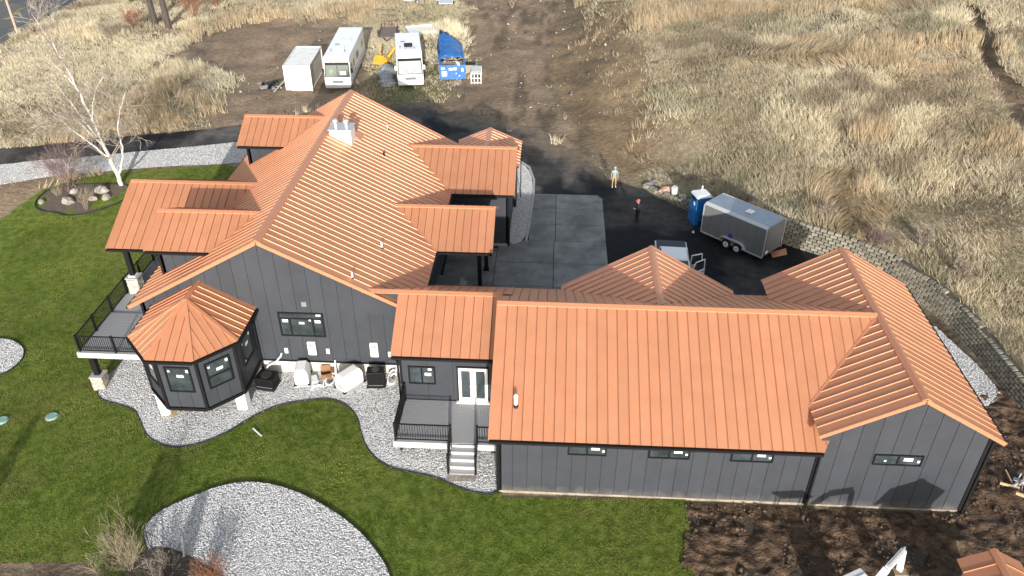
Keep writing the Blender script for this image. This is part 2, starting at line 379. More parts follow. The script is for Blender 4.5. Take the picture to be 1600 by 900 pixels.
nx, ny = len(ax_), len(ay_); I = np.arange(nx*ny).reshape(ny, nx)
# ruts and ridges on the bare ground
_tr = soft(P_TRENCH, gx, gy, .7); tc_ = mixc(tc_, (.13, .095, .065), _tr*.8)
gz2 = gzv-_tr*.7+mk['dirt']*(fbm(gx, gy, 1.4, 3, 31)-.5)*.25+mk['bank']*(fbm(gx*1.2+gy*.8, gx*-.3+gy*.4, 1.5, 3, 33)-.5)*.7
TQ = np.stack([I[:-1, :-1], I[:-1, 1:], I[1:, 1:], I[1:, :-1]], -1).reshape(-1, 4)
TERR = fastmesh('ground', np.column_stack([gx, gy, gz2]), TQ, mat_attr('open_ground', bump=.9, bscale=3.5, bdist=.12, noise=.38, nscale=2.2), cols=tc_, kind='structure')
TERR.data.polygons.foreach_set('use_smooth', [True]*len(TERR.data.polygons))

LAWN_T = mat('lawn_turf', (.075, .11, .016), rough=.95, col2=(.16, .20, .038), scale=2.2, detail=10, bump=.9, bscale=14, bdist=.06, spec=.1, lo=.38, hi=.62)
GRAV_T = mat('gravel_bed', (.48, .48, .47), rough=.95, col2=(.26, .26, .26), scale=26, detail=3, bump=1.0, bscale=24, bdist=.05, spec=.2, lo=.42, hi=.62)
ROADM = mat('road_asphalt', (.085, .085, .085), rough=.85, col2=(.13, .13, .125), scale=.4, detail=8, bump=.2, bscale=30)
EDGE = mat('black_edging', (.015, .015, .014), rough=.7)

ASPH_PX = [(-80, 240), (0, 233), (100, 224), (200, 213), (300, 205), (380, 196), (470, 180), (560, 165), (640, 160), (720, 168), (790, 186), (850, 208), (900, 238), (945, 272), (1000, 297), (1045, 316), (1075, 330), (1150, 358), (1228, 380), (1300, 408), (1370, 440), (1420, 500), (1300, 520), (1000, 470), (760, 480), (600, 440), (560, 330), (560, 250), (430, 215), (385, 222), (300, 231), (200, 240), (100, 249), (0, 259), (-80, 266)]
P_ASPH = smooth(gpoly(ASPH_PX), 3)
_pa = np.array(P_ASPH); _jx = (fbm(_pa[:, 0], _pa[:, 1], 2.2, 3, 77)-.5)*2.2*(_pa[:, 1] > 24)*(_pa[:, 0] > -24); P_ASPH = [tuple(p) for p in _pa+np.stack([_jx*.6, _jx], 1)]
def near_edge(x, y, P):
    P = np.array(P); b = np.full(x.shape, 1e9)
    for i in range(len(P)):
        a, c = P[i], P[(i+1) % len(P)]; d = c-a; t = np.clip(((x-a[0])*d[0]+(y-a[1])*d[1])/(d@d+1e-9), 0, 1); b = np.minimum(b, np.hypot(a[0]+t*d[0]-x, a[1]+t*d[1]-y))
    return b
_o = drape('driveway_asphalt', P_ASPH, mat_attr('drive_surface', rough=.8, spec=.18, bump=.35, bscale=22, bdist=.03, noise=.45, nscale=1.6), .035, .4)
_v = np.empty(len(_o.data.vertices)*3, np.float32); _o.data.vertices.foreach_get('co', _v); _v = _v.reshape(-1, 3); _x, _y = _v[:, 0], _v[:, 1]
_d = near_edge(_x, _y, P_ASPH); _c = np.tile([.011, .012, .014], (len(_x), 1))
_st = fbm(_x*.9+_y*.25, _y*.35-_x*.3, 1.6, 4, 101); _c = mixc(_c, (.115, .105, .093), sstep(.44, .66, _st)*sstep(24, 30, _y)); _c = mixc(_c, (.062, .058, .053), sstep(.46, .64, fbm(_x, _y, 3.2, 4, 102))*.8)
_e = sstep(3.6, .0, _d+(fbm(_x, _y, 2.5, 3, 103)-.5)*5)*sstep(29, 35, _y)*(_x > -22)*(hill_dist(_x, _y)[0] < 3); _c = mixc(_c, (.19, .145, .10), _e*.95)
_a = _o.data.color_attributes.new('Col', 'FLOAT_COLOR', 'POINT'); _k = np.ones((len(_x), 4), np.float32); _k[:, :3] = _c; _a.data.foreach_set('color', _k.ravel())
P_LAWN = smooth(gpoly([(-120, 430), (-60, 380), (0, 346), (40, 315), (72, 294), (110, 285), (135, 277), (250, 265), (385, 257), (470, 300), (560, 400), (640, 540), (760, 650), (782, 770)]), 1)[:-2]+gpoly([(785, 779), (1071, 783), (1087, 905), (1095, 990), (400, 990), (170, 905), (130, 880), (0, 880), (-120, 875)])
drape('lawn', P_LAWN, LAWN_T, .06, .5, jitter=.03)
def bed(name, px_, step=.5, off=.10, edge=True, sm=2, world=None):
    P = world or smooth(gpoly(px_), sm)
    drape(name, P, GRAV_T, off, step)
    return P
P_BED1 = bed('gravel_bed', [(250, 535), (205, 552), (175, 585), (152, 612), (156, 626), (185, 634), (212, 642), (220, 660), (228, 682), (250, 697), (280, 702), (320, 694), (360, 676), (400, 650), (440, 634), (480, 628), (515, 624), (542, 634), (560, 654), (565, 682), (575, 706), (600, 730), (640, 740), (680, 747), (715, 764), (745, 773), (778, 775), (790, 740), (760, 640), (640, 540), (500, 500), (350, 500)])
P_BED2 = bed('gravel_bed', [(226, 826), (246, 802), (295, 780), (335, 764), (380, 754), (425, 758), (475, 774), (525, 802), (563, 832), (592, 866), (614, 905), (625, 990), (330, 990), (250, 900), (225, 850)])
P_BED3 = bed('gravel_bed', [(-60, 536), (-10, 530), (18, 532), (37, 543), (40, 557), (26, 575), (0, 590), (-60, 598)])
P_BED4 = bed('gravel_bed', [(-80, 266), (0, 259), (100, 249), (200, 240), (300, 231), (385, 222), (420, 219), (430, 250), (385, 256), (250, 262), (150, 271), (90, 276), (40, 284), (0, 291), (-80, 298)], sm=1)
P_BED5 = bed('gravel_bed', [], world=smooth([(-.95, 20.9), (.25, 21.4), (.42, 24), (.55, 28.2), (.5, 30.5), (.1, 32.6), (-.7, 33.8), (-1.6, 33.9), (-2.2, 30), (-1.2, 27.5)], 2))
P_BED6 = bed('gravel_bed', [], world=[(19.3, 13.0), (23.6, 13.4), (24.5, 10), (24.75, 7.6), (23.6, 6.8), (19.3, 6.9)])
# thin black edging along the beds in the lawn
for P, rg in ((P_BED1, None), (P_BED2, None), (P_BED3, None)):
    m = MB(); L = [(p[0], p[1], tz1(*p)+.095) for p in P]; L.append(L[0])
    if P is P_BED1: L = [q for q in L if q[1] < 8.2]
    for a, b in zip(L[:-1], L[1:]):
        if Vector(a).xy.__sub__(Vector(b).xy).length < 1.2: m.bar(a, b, .035, .10)
    m.build('bed_edging', EDGE, kind='structure')
# planting bed by the birch
P_PLANT = smooth(gpoly([(53, 323), (62, 308), (80, 296), (120, 290), (185, 288), (205, 292), (200, 312), (160, 330), (108, 341), (85, 333), (65, 332)]), 2)
MULCH = mat('bark_mulch', (.085, .065, .05), rough=.95, col2=(.15, .115, .085), scale=5, detail=9, bump=1, bscale=14, bdist=.06)
drape('planting_bed', P_PLANT, MULCH, .07, .5, jitter=.12)
m = MB(); L = [(p[0], p[1], tz1(*p)+.08) for p in P_PLANT]; L.append(L[0])
for a, b in zip(L[:-1], L[1:]): m.bar(a, b, .05, .14)
m.build('bed_edging', EDGE, kind='structure')
# public road in the far corner
RA = ground(0, 70); RB = ground(118, 0)
rd = Vector((RB[0]-RA[0], RB[1]-RA[1], 0)).normalized(); rn = Vector((-rd.y, rd.x, 0))
rc = Vector((RA[0], RA[1], 0))
rp = lambda t, s: (rc.x+rd.x*t+rn.x*s, rc.y+rd.y*t+rn.y*s)
drape('road', [rp(-60, .2), rp(90, .2), rp(90, 9.5), rp(-60, 9.5)], ROADM, .05, 2.0)
YEL = mat('yellow_road_paint', (.55, .40, .05), rough=.8, col2=(.35, .27, .08), scale=3); WPNT = mat('white_road_paint', (.55, .55, .52), rough=.8, col2=(.25, .25, .24), scale=3)
for s_, w_, mm in ((4.45, .14, YEL), (4.8, .14, YEL), (.9, .12, WPNT), (8.8, .12, WPNT)):
    drape('road_marking', [rp(-60, s_), rp(90, s_), rp(90, s_+w_), rp(-60, s_+w_)], mm, .085, 2.0)
drape('road_shoulder', [rp(-60, -1.3), rp(90, -1.3), rp(90, .3), rp(-60, .3)], mat('gravel_shoulder', (.17, .15, .125), rough=.95, col2=(.10, .09, .08), scale=6, bump=.6), .03, 2.0)

# concrete forecourt: slab by slab
PAD = link('concrete_forecourt', None, kind='structure')
def slab(x0, x1, y0, y1, ch=0):
    m = MB(); g = .02; z0, z1 = -.1, .075
    pts = [(x0+g, y0+g), (x1-g, y0+g), (x1-g, y1-g-ch), (x1-g-ch*.7, y1-g), (x0+g, y1-g)] if ch else [(x0+g, y0+g), (x1-g, y0+g), (x1-g, y1-g), (x0+g, y1-g)]
    m.prism([(a, b, z0) for a, b in pts], (0, 0, z1-z0)); m.build('concrete_slab', CONC, PAD)
for y0, y1 in ((21.7, 23.9), (23.9, 26.2), (26.2, 28.45)): slab(.52, 2.28, y0, y1); slab(2.28, 5.62, y0, y1, .5 if y1 > 28 else 0)
for y0, y1 in ((18.9, 21.7), (16.2, 18.9), (13.4, 16.2), (10.9, 13.4)):
    slab(-1.45, 2.2, y0, y1); slab(2.2, 5.62, y0, y1)
for y0, y1 in ((16.2, 20.6), (13.3, 16.2), (10.4, 13.3)): slab(-4.6, -1.45, y0, y1)
# pale kerb along the gravel strip
m = MB(); kp = [(.36, 21.5), (.5, 24), (.64, 28.2), (.6, 30.6), (.15, 32.9), (-.75, 34.1), (-1.6, 34.2)]
for a, b in zip(kp[:-1], kp[1:]): m.bar((a[0], a[1], .06), (b[0], b[1], .06), .16, .16)
m.build('concrete_kerb', CONCL, kind='structure')

# mud beside the garage wing: a churned sheet
MUD = mat('wet_mud', (.040, .025, .016), rough=.8, spec=.2, col2=(.165, .108, .068), scale=2.1, detail=12, bump=1.0, bscale=9, bdist=.08, lo=.36, hi=.66)
xs = np.arange(7.0, 26.5, .09); ys = np.arange(-8.5, 8.0, .09); MX, MY = np.meshgrid(xs, ys); mx_, my_ = MX.ravel(), MY.ravel()
keep = inside(mx_, my_, P_SIDE) & ~((my_ > -.05) & (mx_ < 19.55)) & (hill_dist(mx_, my_)[0] < .1)
mz = tz(mx_, my_, False)+.03+.30*(fbm(mx_, my_, 1.0, 4, 41)-.35)+.34*np.maximum(0, fbm(mx_, my_, .45, 3, 43)-.5)
track = np.exp(-((mx_-10.9-.25*my_)/.45)**2)+np.exp(-((mx_-12.9-.25*my_)/.5)**2); mz -= .12*track*sstep(.2, -1, my_)
mz += .018*np.sin((my_+mx_*.1)*14+fbm(mx_, my_, 1.2, 3, 44)*9)*(mx_ < 10.6)*(my_ < 0); mz += .11*(fbm(mx_, my_, .25, 2, 47)-.5)
mz += .30*np.exp(-((mx_-18.3)**2/1.2+(my_+1.6)**2/.5))*(.4+fbm(mx_, my_, .4, 3, 45)); mz = mz-.16*np.exp(-((mx_-16.6)**2/.8+(my_+2.3)**2/.6))
mz = np.where(my_ > -.5, np.minimum(mz, .03+.1*np.abs(my_)), mz)
MI = np.arange(len(xs)*len(ys)).reshape(len(ys), len(xs)); q = np.stack([MI[:-1, :-1], MI[:-1, 1:], MI[1:, 1:], MI[1:, :-1]], -1).reshape(-1, 4)
q = q[keep[q].all(1)]; used = np.unique(q); rem = np.full(len(mx_), -1); rem[used] = np.arange(len(used))
fastmesh('mud', np.column_stack([mx_, my_, mz])[used], rem[q], MUD, kind='structure')
PUD = mat('puddle_water', (.055, .042, .033), rough=.12, spec=.5)
drape('puddle', smooth([(16.1, -2.9), (16.5, -2.2), (17.1, -1.95), (17.35, -2.3), (17.2, -2.75), (16.9, -3.0), (16.75, -3.4), (16.3, -3.3)], 2), PUD, .035, .4)

drape('brush_soil', smooth(gpoly([(185, 915), (215, 872), (255, 855), (290, 868), (320, 885), (350, 900), (365, 960), (185, 960)]), 2), mat('dark_soil', (.04, .031, .024), rough=.95, col2=(.09, .07, .05), scale=4, bump=1, bscale=9, bdist=.08), .15, .35, jitter=.1)
# ------------------------------------------------------------------ the house
HOUSE = thing('house', 'large charcoal house and garage with copper orange standing seam metal roofs', 'house')
RS = .44; RIB = (.036, .013, .046)
def slope(poly, u, parts=True, spacing=RS, deck=.13, mat_=None):
    """roof slope: dark deck below, one copper panel per seam bay above"""
    O, uu, vv, n = frame3(poly, u)
    if n.z < 0: poly = poly[::-1]; O, uu, vv, n = frame3(poly, u)
    c = sum((Vector(p) for p in poly), Vector())/len(poly)
    m = MB(); m.prism([Vector(p)+(c-Vector(p)).normalized()*.03-n*.012 for p in poly], -n*deck)
    d = m.build('roof_slope', SOFFIT, HOUSE)
    if parts: pieces(poly, u, spacing, .02, .004, RIB, mat_ or COPPER, 'roof_panel', d)
    else:
        m = MB(); m.prism(poly, n*.02); q = to2(poly, O, uu, vv); lo = min(p[0] for p in q); hi = max(p[0] for p in q); k = round((hi-lo)/spacing)
        for i in range(1, k):
            a = lo+(hi-lo)*i/k; e = clip2(clip2(q, 1, 0, a+.008), -1, 0, -(a-.008))
            if len(e) < 3: continue
            v0 = min(p[1] for p in e); v1 = max(p[1] for p in e); A = O+uu*a+vv*v0+n*.03; Bq = O+uu*a+vv*v1+n*.03
            m.bar(A, Bq, RIB[0]*.6, RIB[2]*1.2, up=n)
        m.build('roof_sheet', COPPER, d, kind='stuff')
    return d
def cap(a, b, w=.17, k=.53, axis='x'):
    """folded ridge cap"""
    a = Vector(a); b = Vector(b); d = (b-a).normalized(); r = d.cross(Vector((0, 0, 1))).normalized(); up = Vector((0, 0, .075))
    m = MB(); dn = Vector((0, 0, -w*k))
    for e in (-1, 1):
        p = [a+up, b+up, b+up+r*w*e+dn, a+up+r*w*e+dn]; m.prism(p, (0, 0, -.05))
    m.build('ridge_cap', COPTRIM, HOUSE)
def trim(a, b, w=.09, h=.12, mat_=COPTRIM, name='rake_trim', dz=.0):
    m = MB(); a = Vector(a)+Vector((0, 0, dz)); b = Vector(b)+Vector((0, 0, dz)); m.bar(a, b, w, h); m.build(name, mat_, HOUSE)
def gutter(a, b, out):
    a = Vector(a); b = Vector(b); o = Vector(out)*.06; m = MB(); dz = Vector((0, 0, -.085)); m.bar(a+o+dz, b+o+dz, .11, .11); m.build('gutter', BLACK, HOUSE)
def spout(a, b, w=.085):
    m = MB(); m.bar(a, b, w, w, up=(0, 1, 0)); m.build('downspout', BLACK, HOUSE)
def wall(poly, u, out, spacing=.62, th=.14, label=None, panels=True, mat_=None):
    """backing board with separate siding boards in front; poly in the plane of the boards' faces"""
    out = Vector(out); m = MB(); m.prism([Vector(p)-out*.022 for p in poly], -out*th); w = m.build('wall', JOINT, HOUSE)
    if panels:
        O, uu, vv, n = frame3(poly, u)
        pieces([Vector(p)-out*.021 for p in poly], u, spacing, .021, .022, None, mat_ or CHAR, 'siding_board', w, flip=(n.dot(out) < 0))
    else:
        m = MB(); m.prism([Vector(p)-out*.021 for p in poly], out*.02); m.build('siding_sheet', CHAR, w)
    return w
def window(c, u, out, w, h, cols=(1,), transom=0.0, stickers=(), fr=.075, name='window', frm=None, parent=None):
    """c: centre on the wall face; u: unit along the wall"""
    c = Vector(c); u = Vector(u).normalized(); o = Vector(out).normalized(); z = Vector((0, 0, 1)); frm = frm or BLACK
    W = MB()
    def rect(m, x0, x1, z0, z1, d0, d1): m.hexa([c+u*x0+z*z0+o*d0, c+u*x1+z*z0+o*d0, c+u*x1+z*z0+o*d1, c+u*x0+z*z0+o*d1, c+u*x0+z*z1+o*d0, c+u*x1+z*z1+o*d0, c+u*x1+z*z1+o*d1, c+u*x0+z*z1+o*d1])
    a, b = w/2, h/2
    rect(W, -a, a, b-fr, b, .002, .055); rect(W, -a, a, -b, -b+fr, .002, .055); rect(W, -a, -a+fr, -b+fr, b-fr, .002, .055); rect(W, a-fr, a, -b+fr, b-fr, .002, .055)
    tot = sum(cols); x = -a+fr; zt = b-fr-(transom*h if transom else 0); edges = []
    for i, k in enumerate(cols):
        x1 = x+(w-2*fr)*k/tot; edges.append((x, x1)); x = x1
    for (x0, x1) in edges[:-1]: rect(W, x1-.035, x1+.035, -b+fr, zt, .002, .05)
    if transom: rect(W, -a+fr, a-fr, zt-.035, zt+.035, .002, .052)
    f = W.build(name, frm, parent or HOUSE)
    def pane(x0, x1, z0, z1):
        g = MB(); rect(g, x0, x1, z0, z1, .006, .014); g.build('pane', GLASS, f)
    for (x0, x1) in edges: pane(x0+.02, x1-.02, -b+fr, zt-.02)
    if transom: pane(-a+fr, a-fr, zt+.03, b-fr)
    for (sx, sz, sw, sh) in stickers:
        g = MB(); rect(g, sx*a-sw/2, sx*a+sw/2, sz*b-sh/2, sz*b+sh/2, .018, .022); g.build('sticker', STICK, f)
    return f
X = (1, 0, 0); Y = (0, 1, 0)
# --- garage
HE, YR, HR, XE, XW, HW, YB, XR = 3.61, 5.09, 6.55, 12.9, 16.25, 4.50, 10.71, 19.82
o_ = .45; OL = .31
YG = 10.64
slope([(-OL, -o_, HE), (XE+.18, -o_, HE), (XW+.0, YR, HR), (-OL, YR, HR)], X)
slope([(-OL, YR, HR), (XW, YR, HR), (XW-3.2, YG, HE), (-OL, YG, HE)], X)
KW = (HR-HW)/(XW-XE+.2); XL = XW-(HR-HW)/KW
slope([(XW, -o_, HR), (XL, -o_, HW), (XL, YB, HW), (XW, YB, HR)], Y)
slope([(XW, -o_, HR), (XR, -o_, HW-.02), (XR, YB, HW-.02), (XW, YB, HR)], Y)
cap((-OL, YR, HR), (XW-.1, YR, HR)); cap((XW, -o_-.01, HR), (XW, YB+.01, HR), k=.6)
for e, s_ in ((XL, -1), (XR, 1)):
    for yy in (-o_, YB): trim((XW, yy, HR), (e, yy, HW), .07, .17, dz=-.06)
    if s_ > 0: gutter((e, -o_, HW), (e, YB, HW), (s_, 0, 0))
trim((-OL, -o_, HE), (-OL, YR, HR), .07, .17, dz=-.05); trim((-OL, YG, HE), (-OL, YR, HR), .07, .17, dz=-.05)
gutter((-OL, -o_, HE), (XE+.15, -o_, HE), (0, -1, 0)); gutter((-OL, YG, HE), (XE, YG, HE), (0, 1, 0))
# valley flashing between garage front and wing
def on_g(x): # point of the valley: garage plane == wing plane
    zw = HR-KW*(XW-x); y = YR-(HR-zw)/((HR-HE)/(YR+o_)); return Vector((x, y, zw+.05))
trim(on_g(XW-.05), on_g(XL), .10, .03, name='valley_trim')
# walls
GZ0 = .17
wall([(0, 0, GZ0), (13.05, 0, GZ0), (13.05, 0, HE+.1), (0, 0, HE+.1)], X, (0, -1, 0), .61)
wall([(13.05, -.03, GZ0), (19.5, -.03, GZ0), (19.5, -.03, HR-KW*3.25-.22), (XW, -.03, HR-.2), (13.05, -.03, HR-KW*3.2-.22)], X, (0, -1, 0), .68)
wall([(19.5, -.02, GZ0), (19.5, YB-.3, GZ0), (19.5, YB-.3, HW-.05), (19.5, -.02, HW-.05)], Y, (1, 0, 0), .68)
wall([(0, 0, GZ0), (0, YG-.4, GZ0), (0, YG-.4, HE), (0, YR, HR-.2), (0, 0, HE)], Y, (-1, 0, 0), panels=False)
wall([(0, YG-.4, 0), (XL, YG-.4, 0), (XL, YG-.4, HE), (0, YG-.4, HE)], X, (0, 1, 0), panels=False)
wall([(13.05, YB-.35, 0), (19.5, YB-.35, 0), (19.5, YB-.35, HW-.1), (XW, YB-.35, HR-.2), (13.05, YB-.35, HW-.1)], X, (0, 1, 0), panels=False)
def black(x0, x1, y0, y1, z0, z1, name='corner_trim', mat_=BLACK):
    m = MB(); m.box(x0, x1, y0, y1, z0, z1); return m.build(name, mat_, HOUSE)
black(19.42, 19.56, -.07, .07, .2, HW-.1); black(-.05, .08, -.06, .06, .2, HE-.1); black(12.99, 13.09, -.06, .0, .2, HE)
black(.0, 19.5, .03, .3, -.5, .17, 'foundation', CREAM); black(19.3, 19.47, .3, 10.2, -.5, .17, 'foundation', CREAM)
spout((.0, -.38, HE-.15), (.0, -.12, HE-.6)); spout((.0, -.11, HE-.55), (.0, -.11, .1)); spout((13.12, -.11, HE-.2), (13.12, -.11, .02)); spout((19.6, -.1, HW-.3), (19.6, -.1, .05))
for x0, x1 in ((2.92, 4.52), (6.24, 7.93), (9.59, 11.32)):
    window(((x0+x1)/2, 0, 2.84), X, (0, -1, 0), x1-x0, .66, (1, 1), fr=.06, stickers=((.42, .15, .34, .16), (.84, -.25, .10, .10)))
window((16.24, -.03, 2.97), X, (0, -1, 0), 1.95, .58, (1, 1), fr=.06, stickers=((.42, .12, .36, .16), (.86, -.2, .10, .12), (-.5, -.25, .09, .08)))
# --- gable over the rear garage doors
XM, HM, WM, KM = 7.02, 6.12, 4.42, .575; YM = 11.05
slope([(XM, YR+.6, HM), (XM-WM, YR+.6, HM-KM*WM), (XM-WM, YM, HM-KM*WM), (XM, YM, HM)], Y)
slope([(XM, YR+.6, HM), (XM+WM, YR+.6, HM-KM*WM), (XM+WM, YM, HM-KM*WM), (XM, YM, HM)], Y)
cap((XM, YR+.8, HM), (XM, YM+.01, HM), k=.58)
for s_ in (-1, 1): trim((XM, YM, HM), (XM+s_*WM, YM, HM-KM*WM), .07, .17, dz=-.06)
wall([(XM-4, YM-.4, 0), (XM+4, YM-.4, 0), (XM+4, YM-.4, 3.6), (XM, YM-.4, HM-.25), (XM-4, YM-.4, 3.6)], X, (0, 1, 0), panels=False)
# --- link between garage and house
LY, LZ, LEY, LEZ, LX0 = 7.38, 5.42, 4.43, 3.82, -5.17
slope([(LX0, LEY, LEZ), (-.24, LEY, LEZ), (-.24, LY, LZ), (LX0, LY, LZ)], X)
slope([(-7.0, LY, LZ), (.2, LY, LZ), (.2, 10.35, 3.82), (-4.0, 10.35, 3.82)], X)
cap((-6.95, LY, LZ), (-.22, LY, LZ)); trim((LX0, LEY, LEZ), (LX0, LY, LZ), .07, .17, dz=-.05); gutter((LX0, LEY, LEZ), (-.32, LEY, LEZ), (0, -1, 0)); gutter((-4, 10.35, 3.82), (0, 10.35, 3.82), (0, 1, 0))
wall([(-4.85, 4.88, .7), (-.02, 4.88, .7), (-.02, 4.88, 3.95), (-4.85, 4.88, 3.95)], X, (0, -1, 0), 1.2)
wall([(-4.85, 4.9, .7), (-4.85, 7.6, .7), (-4.85, 7.6, 5.1), (-4.85, 7.38, 5.2), (-4.85, 4.9, 3.95)], Y, (-1, 0, 0), .9)
black(-4.93, -4.83, 4.81, 4.92, .1, 3.9); spout((-5.0, 4.5, 3.6), (-5.0, 4.82, 3.2)); spout((-5.0, 4.82, 3.2), (-5.0, 4.82, .15))
black(-4.8, -.02, 4.95, 5.2, -.4, .7, 'foundation', FOUND)
wall([(-7.1, 7.5, 3.9), (-5.12, 7.5, 3.9), (-5.12, 7.5, 5.33), (-7.1, 7.5, 5.33)], X, (0, -1, 0), panels=False)
window((-3.9, 4.88, 2.39), X, (0, -1, 0), 1.28, 1.07, (1, 1), stickers=((.45, .1, .3, .17), (.6, .65, .16, .12)))
# double french door
D = MB(); D.box(-2.25, -.75, 4.815, 4.876, .9, 3.0); D = D.build('door_frame', BLACK, HOUSE)
for x0 in (-2.17, -1.48):
    m = MB(); x1 = x0+.68
    m.box(x0, x1, 4.775, 4.812, .93, 1.16); m.box(x0, x1, 4.775, 4.812, 2.80, 2.94); m.box(x0, x0+.13, 4.775, 4.812, 1.16, 2.8); m.box(x1-.13, x1, 4.775, 4.812, 1.16, 2.8)
    lf = m.build('door_leaf', WPLAST, HOUSE)
    m = MB(); m.box(x0+.12, x1-.12, 4.79, 4.80, 1.15, 2.81); m.build('pane', GLASS, lf)
    hx = x1-.06 if x0 < -2 else x0+.06
    m = MB(); m.tube([(hx, 4.77, 1.9), (hx, 4.72, 1.9), (hx+(-.12 if x0 < -2 else .12), 4.72, 1.9)], .015, 6); m.build('handle', STEEL, lf)
black(-2.3, -.7, 4.62, 4.80, .84, .925, 'threshold', WPLAST)
# --- main house
XP, HP, YF, YK, KR, KL = -11.62, 8.03, 7.2, 27.15, .52, .555
ER, EL = -4.23, -18.68; ZR = HP-KR*(ER-XP); ZL = HP-KL*(XP-EL)
slope([(XP, YF, HP), (ER, YF, ZR), (ER, YK, ZR), (XP, YK, HP)], Y)
slope([(XP, YF, HP), (EL, YF, ZL), (EL, YK, ZL), (XP, YK, HP)], Y)
cap((XP, YF-.01, HP), (XP, YK+.01, HP), w=.22)
for yy in (YF, YK): trim((XP, yy, HP), (ER, yy, ZR), .07, .18, dz=-.06); trim((XP, yy, HP), (EL, yy, ZL), .07, .18, dz=-.06)
gutter((ER, LY+2.9, ZR), (ER, YK, ZR), (1, 0, 0)); gutter((EL, YF, ZL), (EL, YK, ZL), (-1, 0, 0))
WY = 7.6; WL, WR = -18.2, -4.72
wall([(WL, WY, .76), (WR, WY, .76), (WR, WY, HP-KR*(WR-XP)-.2), (XP, WY, HP-.2), (WL, WY, HP-KL*(XP-WL)-.2)], X, (0, -1, 0), .72)
wall([(WL, WY, -2.2), (WL, 26.7, -2.2), (WL, 26.7, ZL), (WL, WY, ZL)], Y, (-1, 0, 0), .8)
wall([(WR, WY, .1), (WR, 26.7, .1), (WR, 26.7, ZR), (WR, WY, ZR)], Y, (1, 0, 0), panels=False)
wall([(WL, 26.7, -1), (WR, 26.7, -1), (WR, 26.7, HP-KR*(WR-XP)-.2), (XP, 26.7, HP-.2), (WL, 26.7, HP-KL*(XP-WL)-.2)], X, (0, 1, 0), panels=False)
black(WL+.05, WR, 7.64, 7.9, -2.2, .74, 'foundation', FOUND); black(WL, WR, 7.56, 7.64, .70, .79, 'base_trim', BLACK)
black(WL-.05, WL+.07, 7.54, 7.66, -.2, ZL-.05)
window((-10.275, WY, 3.08), X, (0, -1, 0), 2.27, 1.46, (.9, 2.1, .9), transom=.2, stickers=((-.72, .28, .28, .17), (.72, .28, .28, .17), (0, .12, .26, .12), (.38, .38, .1, .12), (.78, .8, .24, .1)))
# small things on the front wall
for x0, x1, z0, z1, nm, mm in ((-10.16, -9.75, 1.23, 2.03, 'meter_panel', WPLAST), (-6.97, -6.57, 1.24, 2.09, 'meter_panel', WPLAST)):
    m = MB(); m.box(x0, x1, WY-.12, WY-.002, z0, z1); p_ = m.build(nm, mm, HOUSE, bevel=.012)
    m = MB(); m.box(x0+.06, x1-.06, WY-.128, WY-.121, z1-.26, z1-.12); m.build('panel_label', mat('grey_label', (.25, .25, .25)), p_)
for x, z, s_ in ((-11.31, 1.41, .17), (-9.16, 1.46, .17), (-6.0, 1.4, .17)):
    m = MB(); m.box(x-s_*.5, x+s_*.5, WY-.07, WY-.002, z-s_*.9, z+s_*.9); m.build('outlet_box', WPLAST, HOUSE, bevel=.01)
GREYV = mat('grey_vent', (.22, .22, .23), rough=.6)
for x, z in ((-9.99, 4.33), (-6.93, 4.33)):
    m = MB(); m.box(x-.12, x+.12, WY-.06, WY-.002, z-.13, z+.13); vb = m.build('wall_vent', GREYV, HOUSE)
    m = MB()
    for k in range(4): m.box(x-.1, x+.1, WY-.08, WY-.061, z-.1+k*.055, z-.08+k*.055)
    m.build('louvre', GREYV, vb)
# roof pipes and chimney
def pipe(u, v, plane, h=.5, r=.07, white=True, skirt=True):
    n_, c_ = plane; d = ray(u, v); P = CAM_C+d*((c_-np.dot(n_, CAM_C))/np.dot(n_, d)); P = Vector(P)
    m = MB(); m.cyl(P-Vector((0, 0, .1)), r, h+.1, 10); t = m.build('vent_pipe', WPLAST if white else BLACK, HOUSE)
    m = MB(); m.cyl(P-Vector((0, 0, .06)), r*2.1, .14, 10, r*1.1); m.build('boot', BLACK, t)
    if h > .4: m = MB(); m.cyl(P+Vector((0, 0, h)), r*1.5, .1, 10, r*.8); m.build('cowl', WPLAST, t)
pR = (np.array([KR, 0, 1]), KR*XP+HP); pG = (np.array([0, -(HR-HE)/(YR+o_), 1]), HR-YR*(HR-HE)/(YR+o_))
pipe(597, 388, pR, .36, .05); pipe(551, 435, pR, .36, .05); pipe(606, 202, pR, .3, .05); pipe(600, 243, pR, .25, .05, False); pipe(806, 634, pG, .5, .07)
m = MB(); m.box(-11.33, -10.05, 19.95, 21.05, 6.9, 8.2); ch = m.build('chimney', WHITE, HOUSE, bevel=.02)
m = MB(); m.box(-11.4, -9.98, 19.9, 21.1, 8.2, 8.24); m.build('chimney_cap', STEEL, ch)
for x in (-11.05, -10.4):
    m = MB(); m.cyl((x, 20.5, 8.24), .12, .3, 12); m.cyl((x, 20.5, 8.48), .19, .05, 12); m.cyl((x, 20.5, 8.55), .19, .12, 12, .14); m.build('flue', STEEL, ch)
m = MB(); kk = KR
m.hexa([(-11.55, 21.05, HP-kk*(-11.55-XP)+.03), (-9.7, 21.05, HP-kk*(-9.7-XP)+.03), (-9.7, 22.0, HP-kk*(-9.7-XP)+.03), (-11.55, 22.0, HP-kk*(-11.55-XP)+.03), (-11.5, 21.05, HP-kk*(-11.5-XP)+.25), (-10.3, 21.05, HP-kk*(-10.3-XP)+.25), (-10.3, 21.1, HP-kk*(-10.3-XP)+.25), (-11.5, 21.1, HP-kk*(-11.5-XP)+.25)]); m.build('cricket_flashing', COPTRIM, ch)
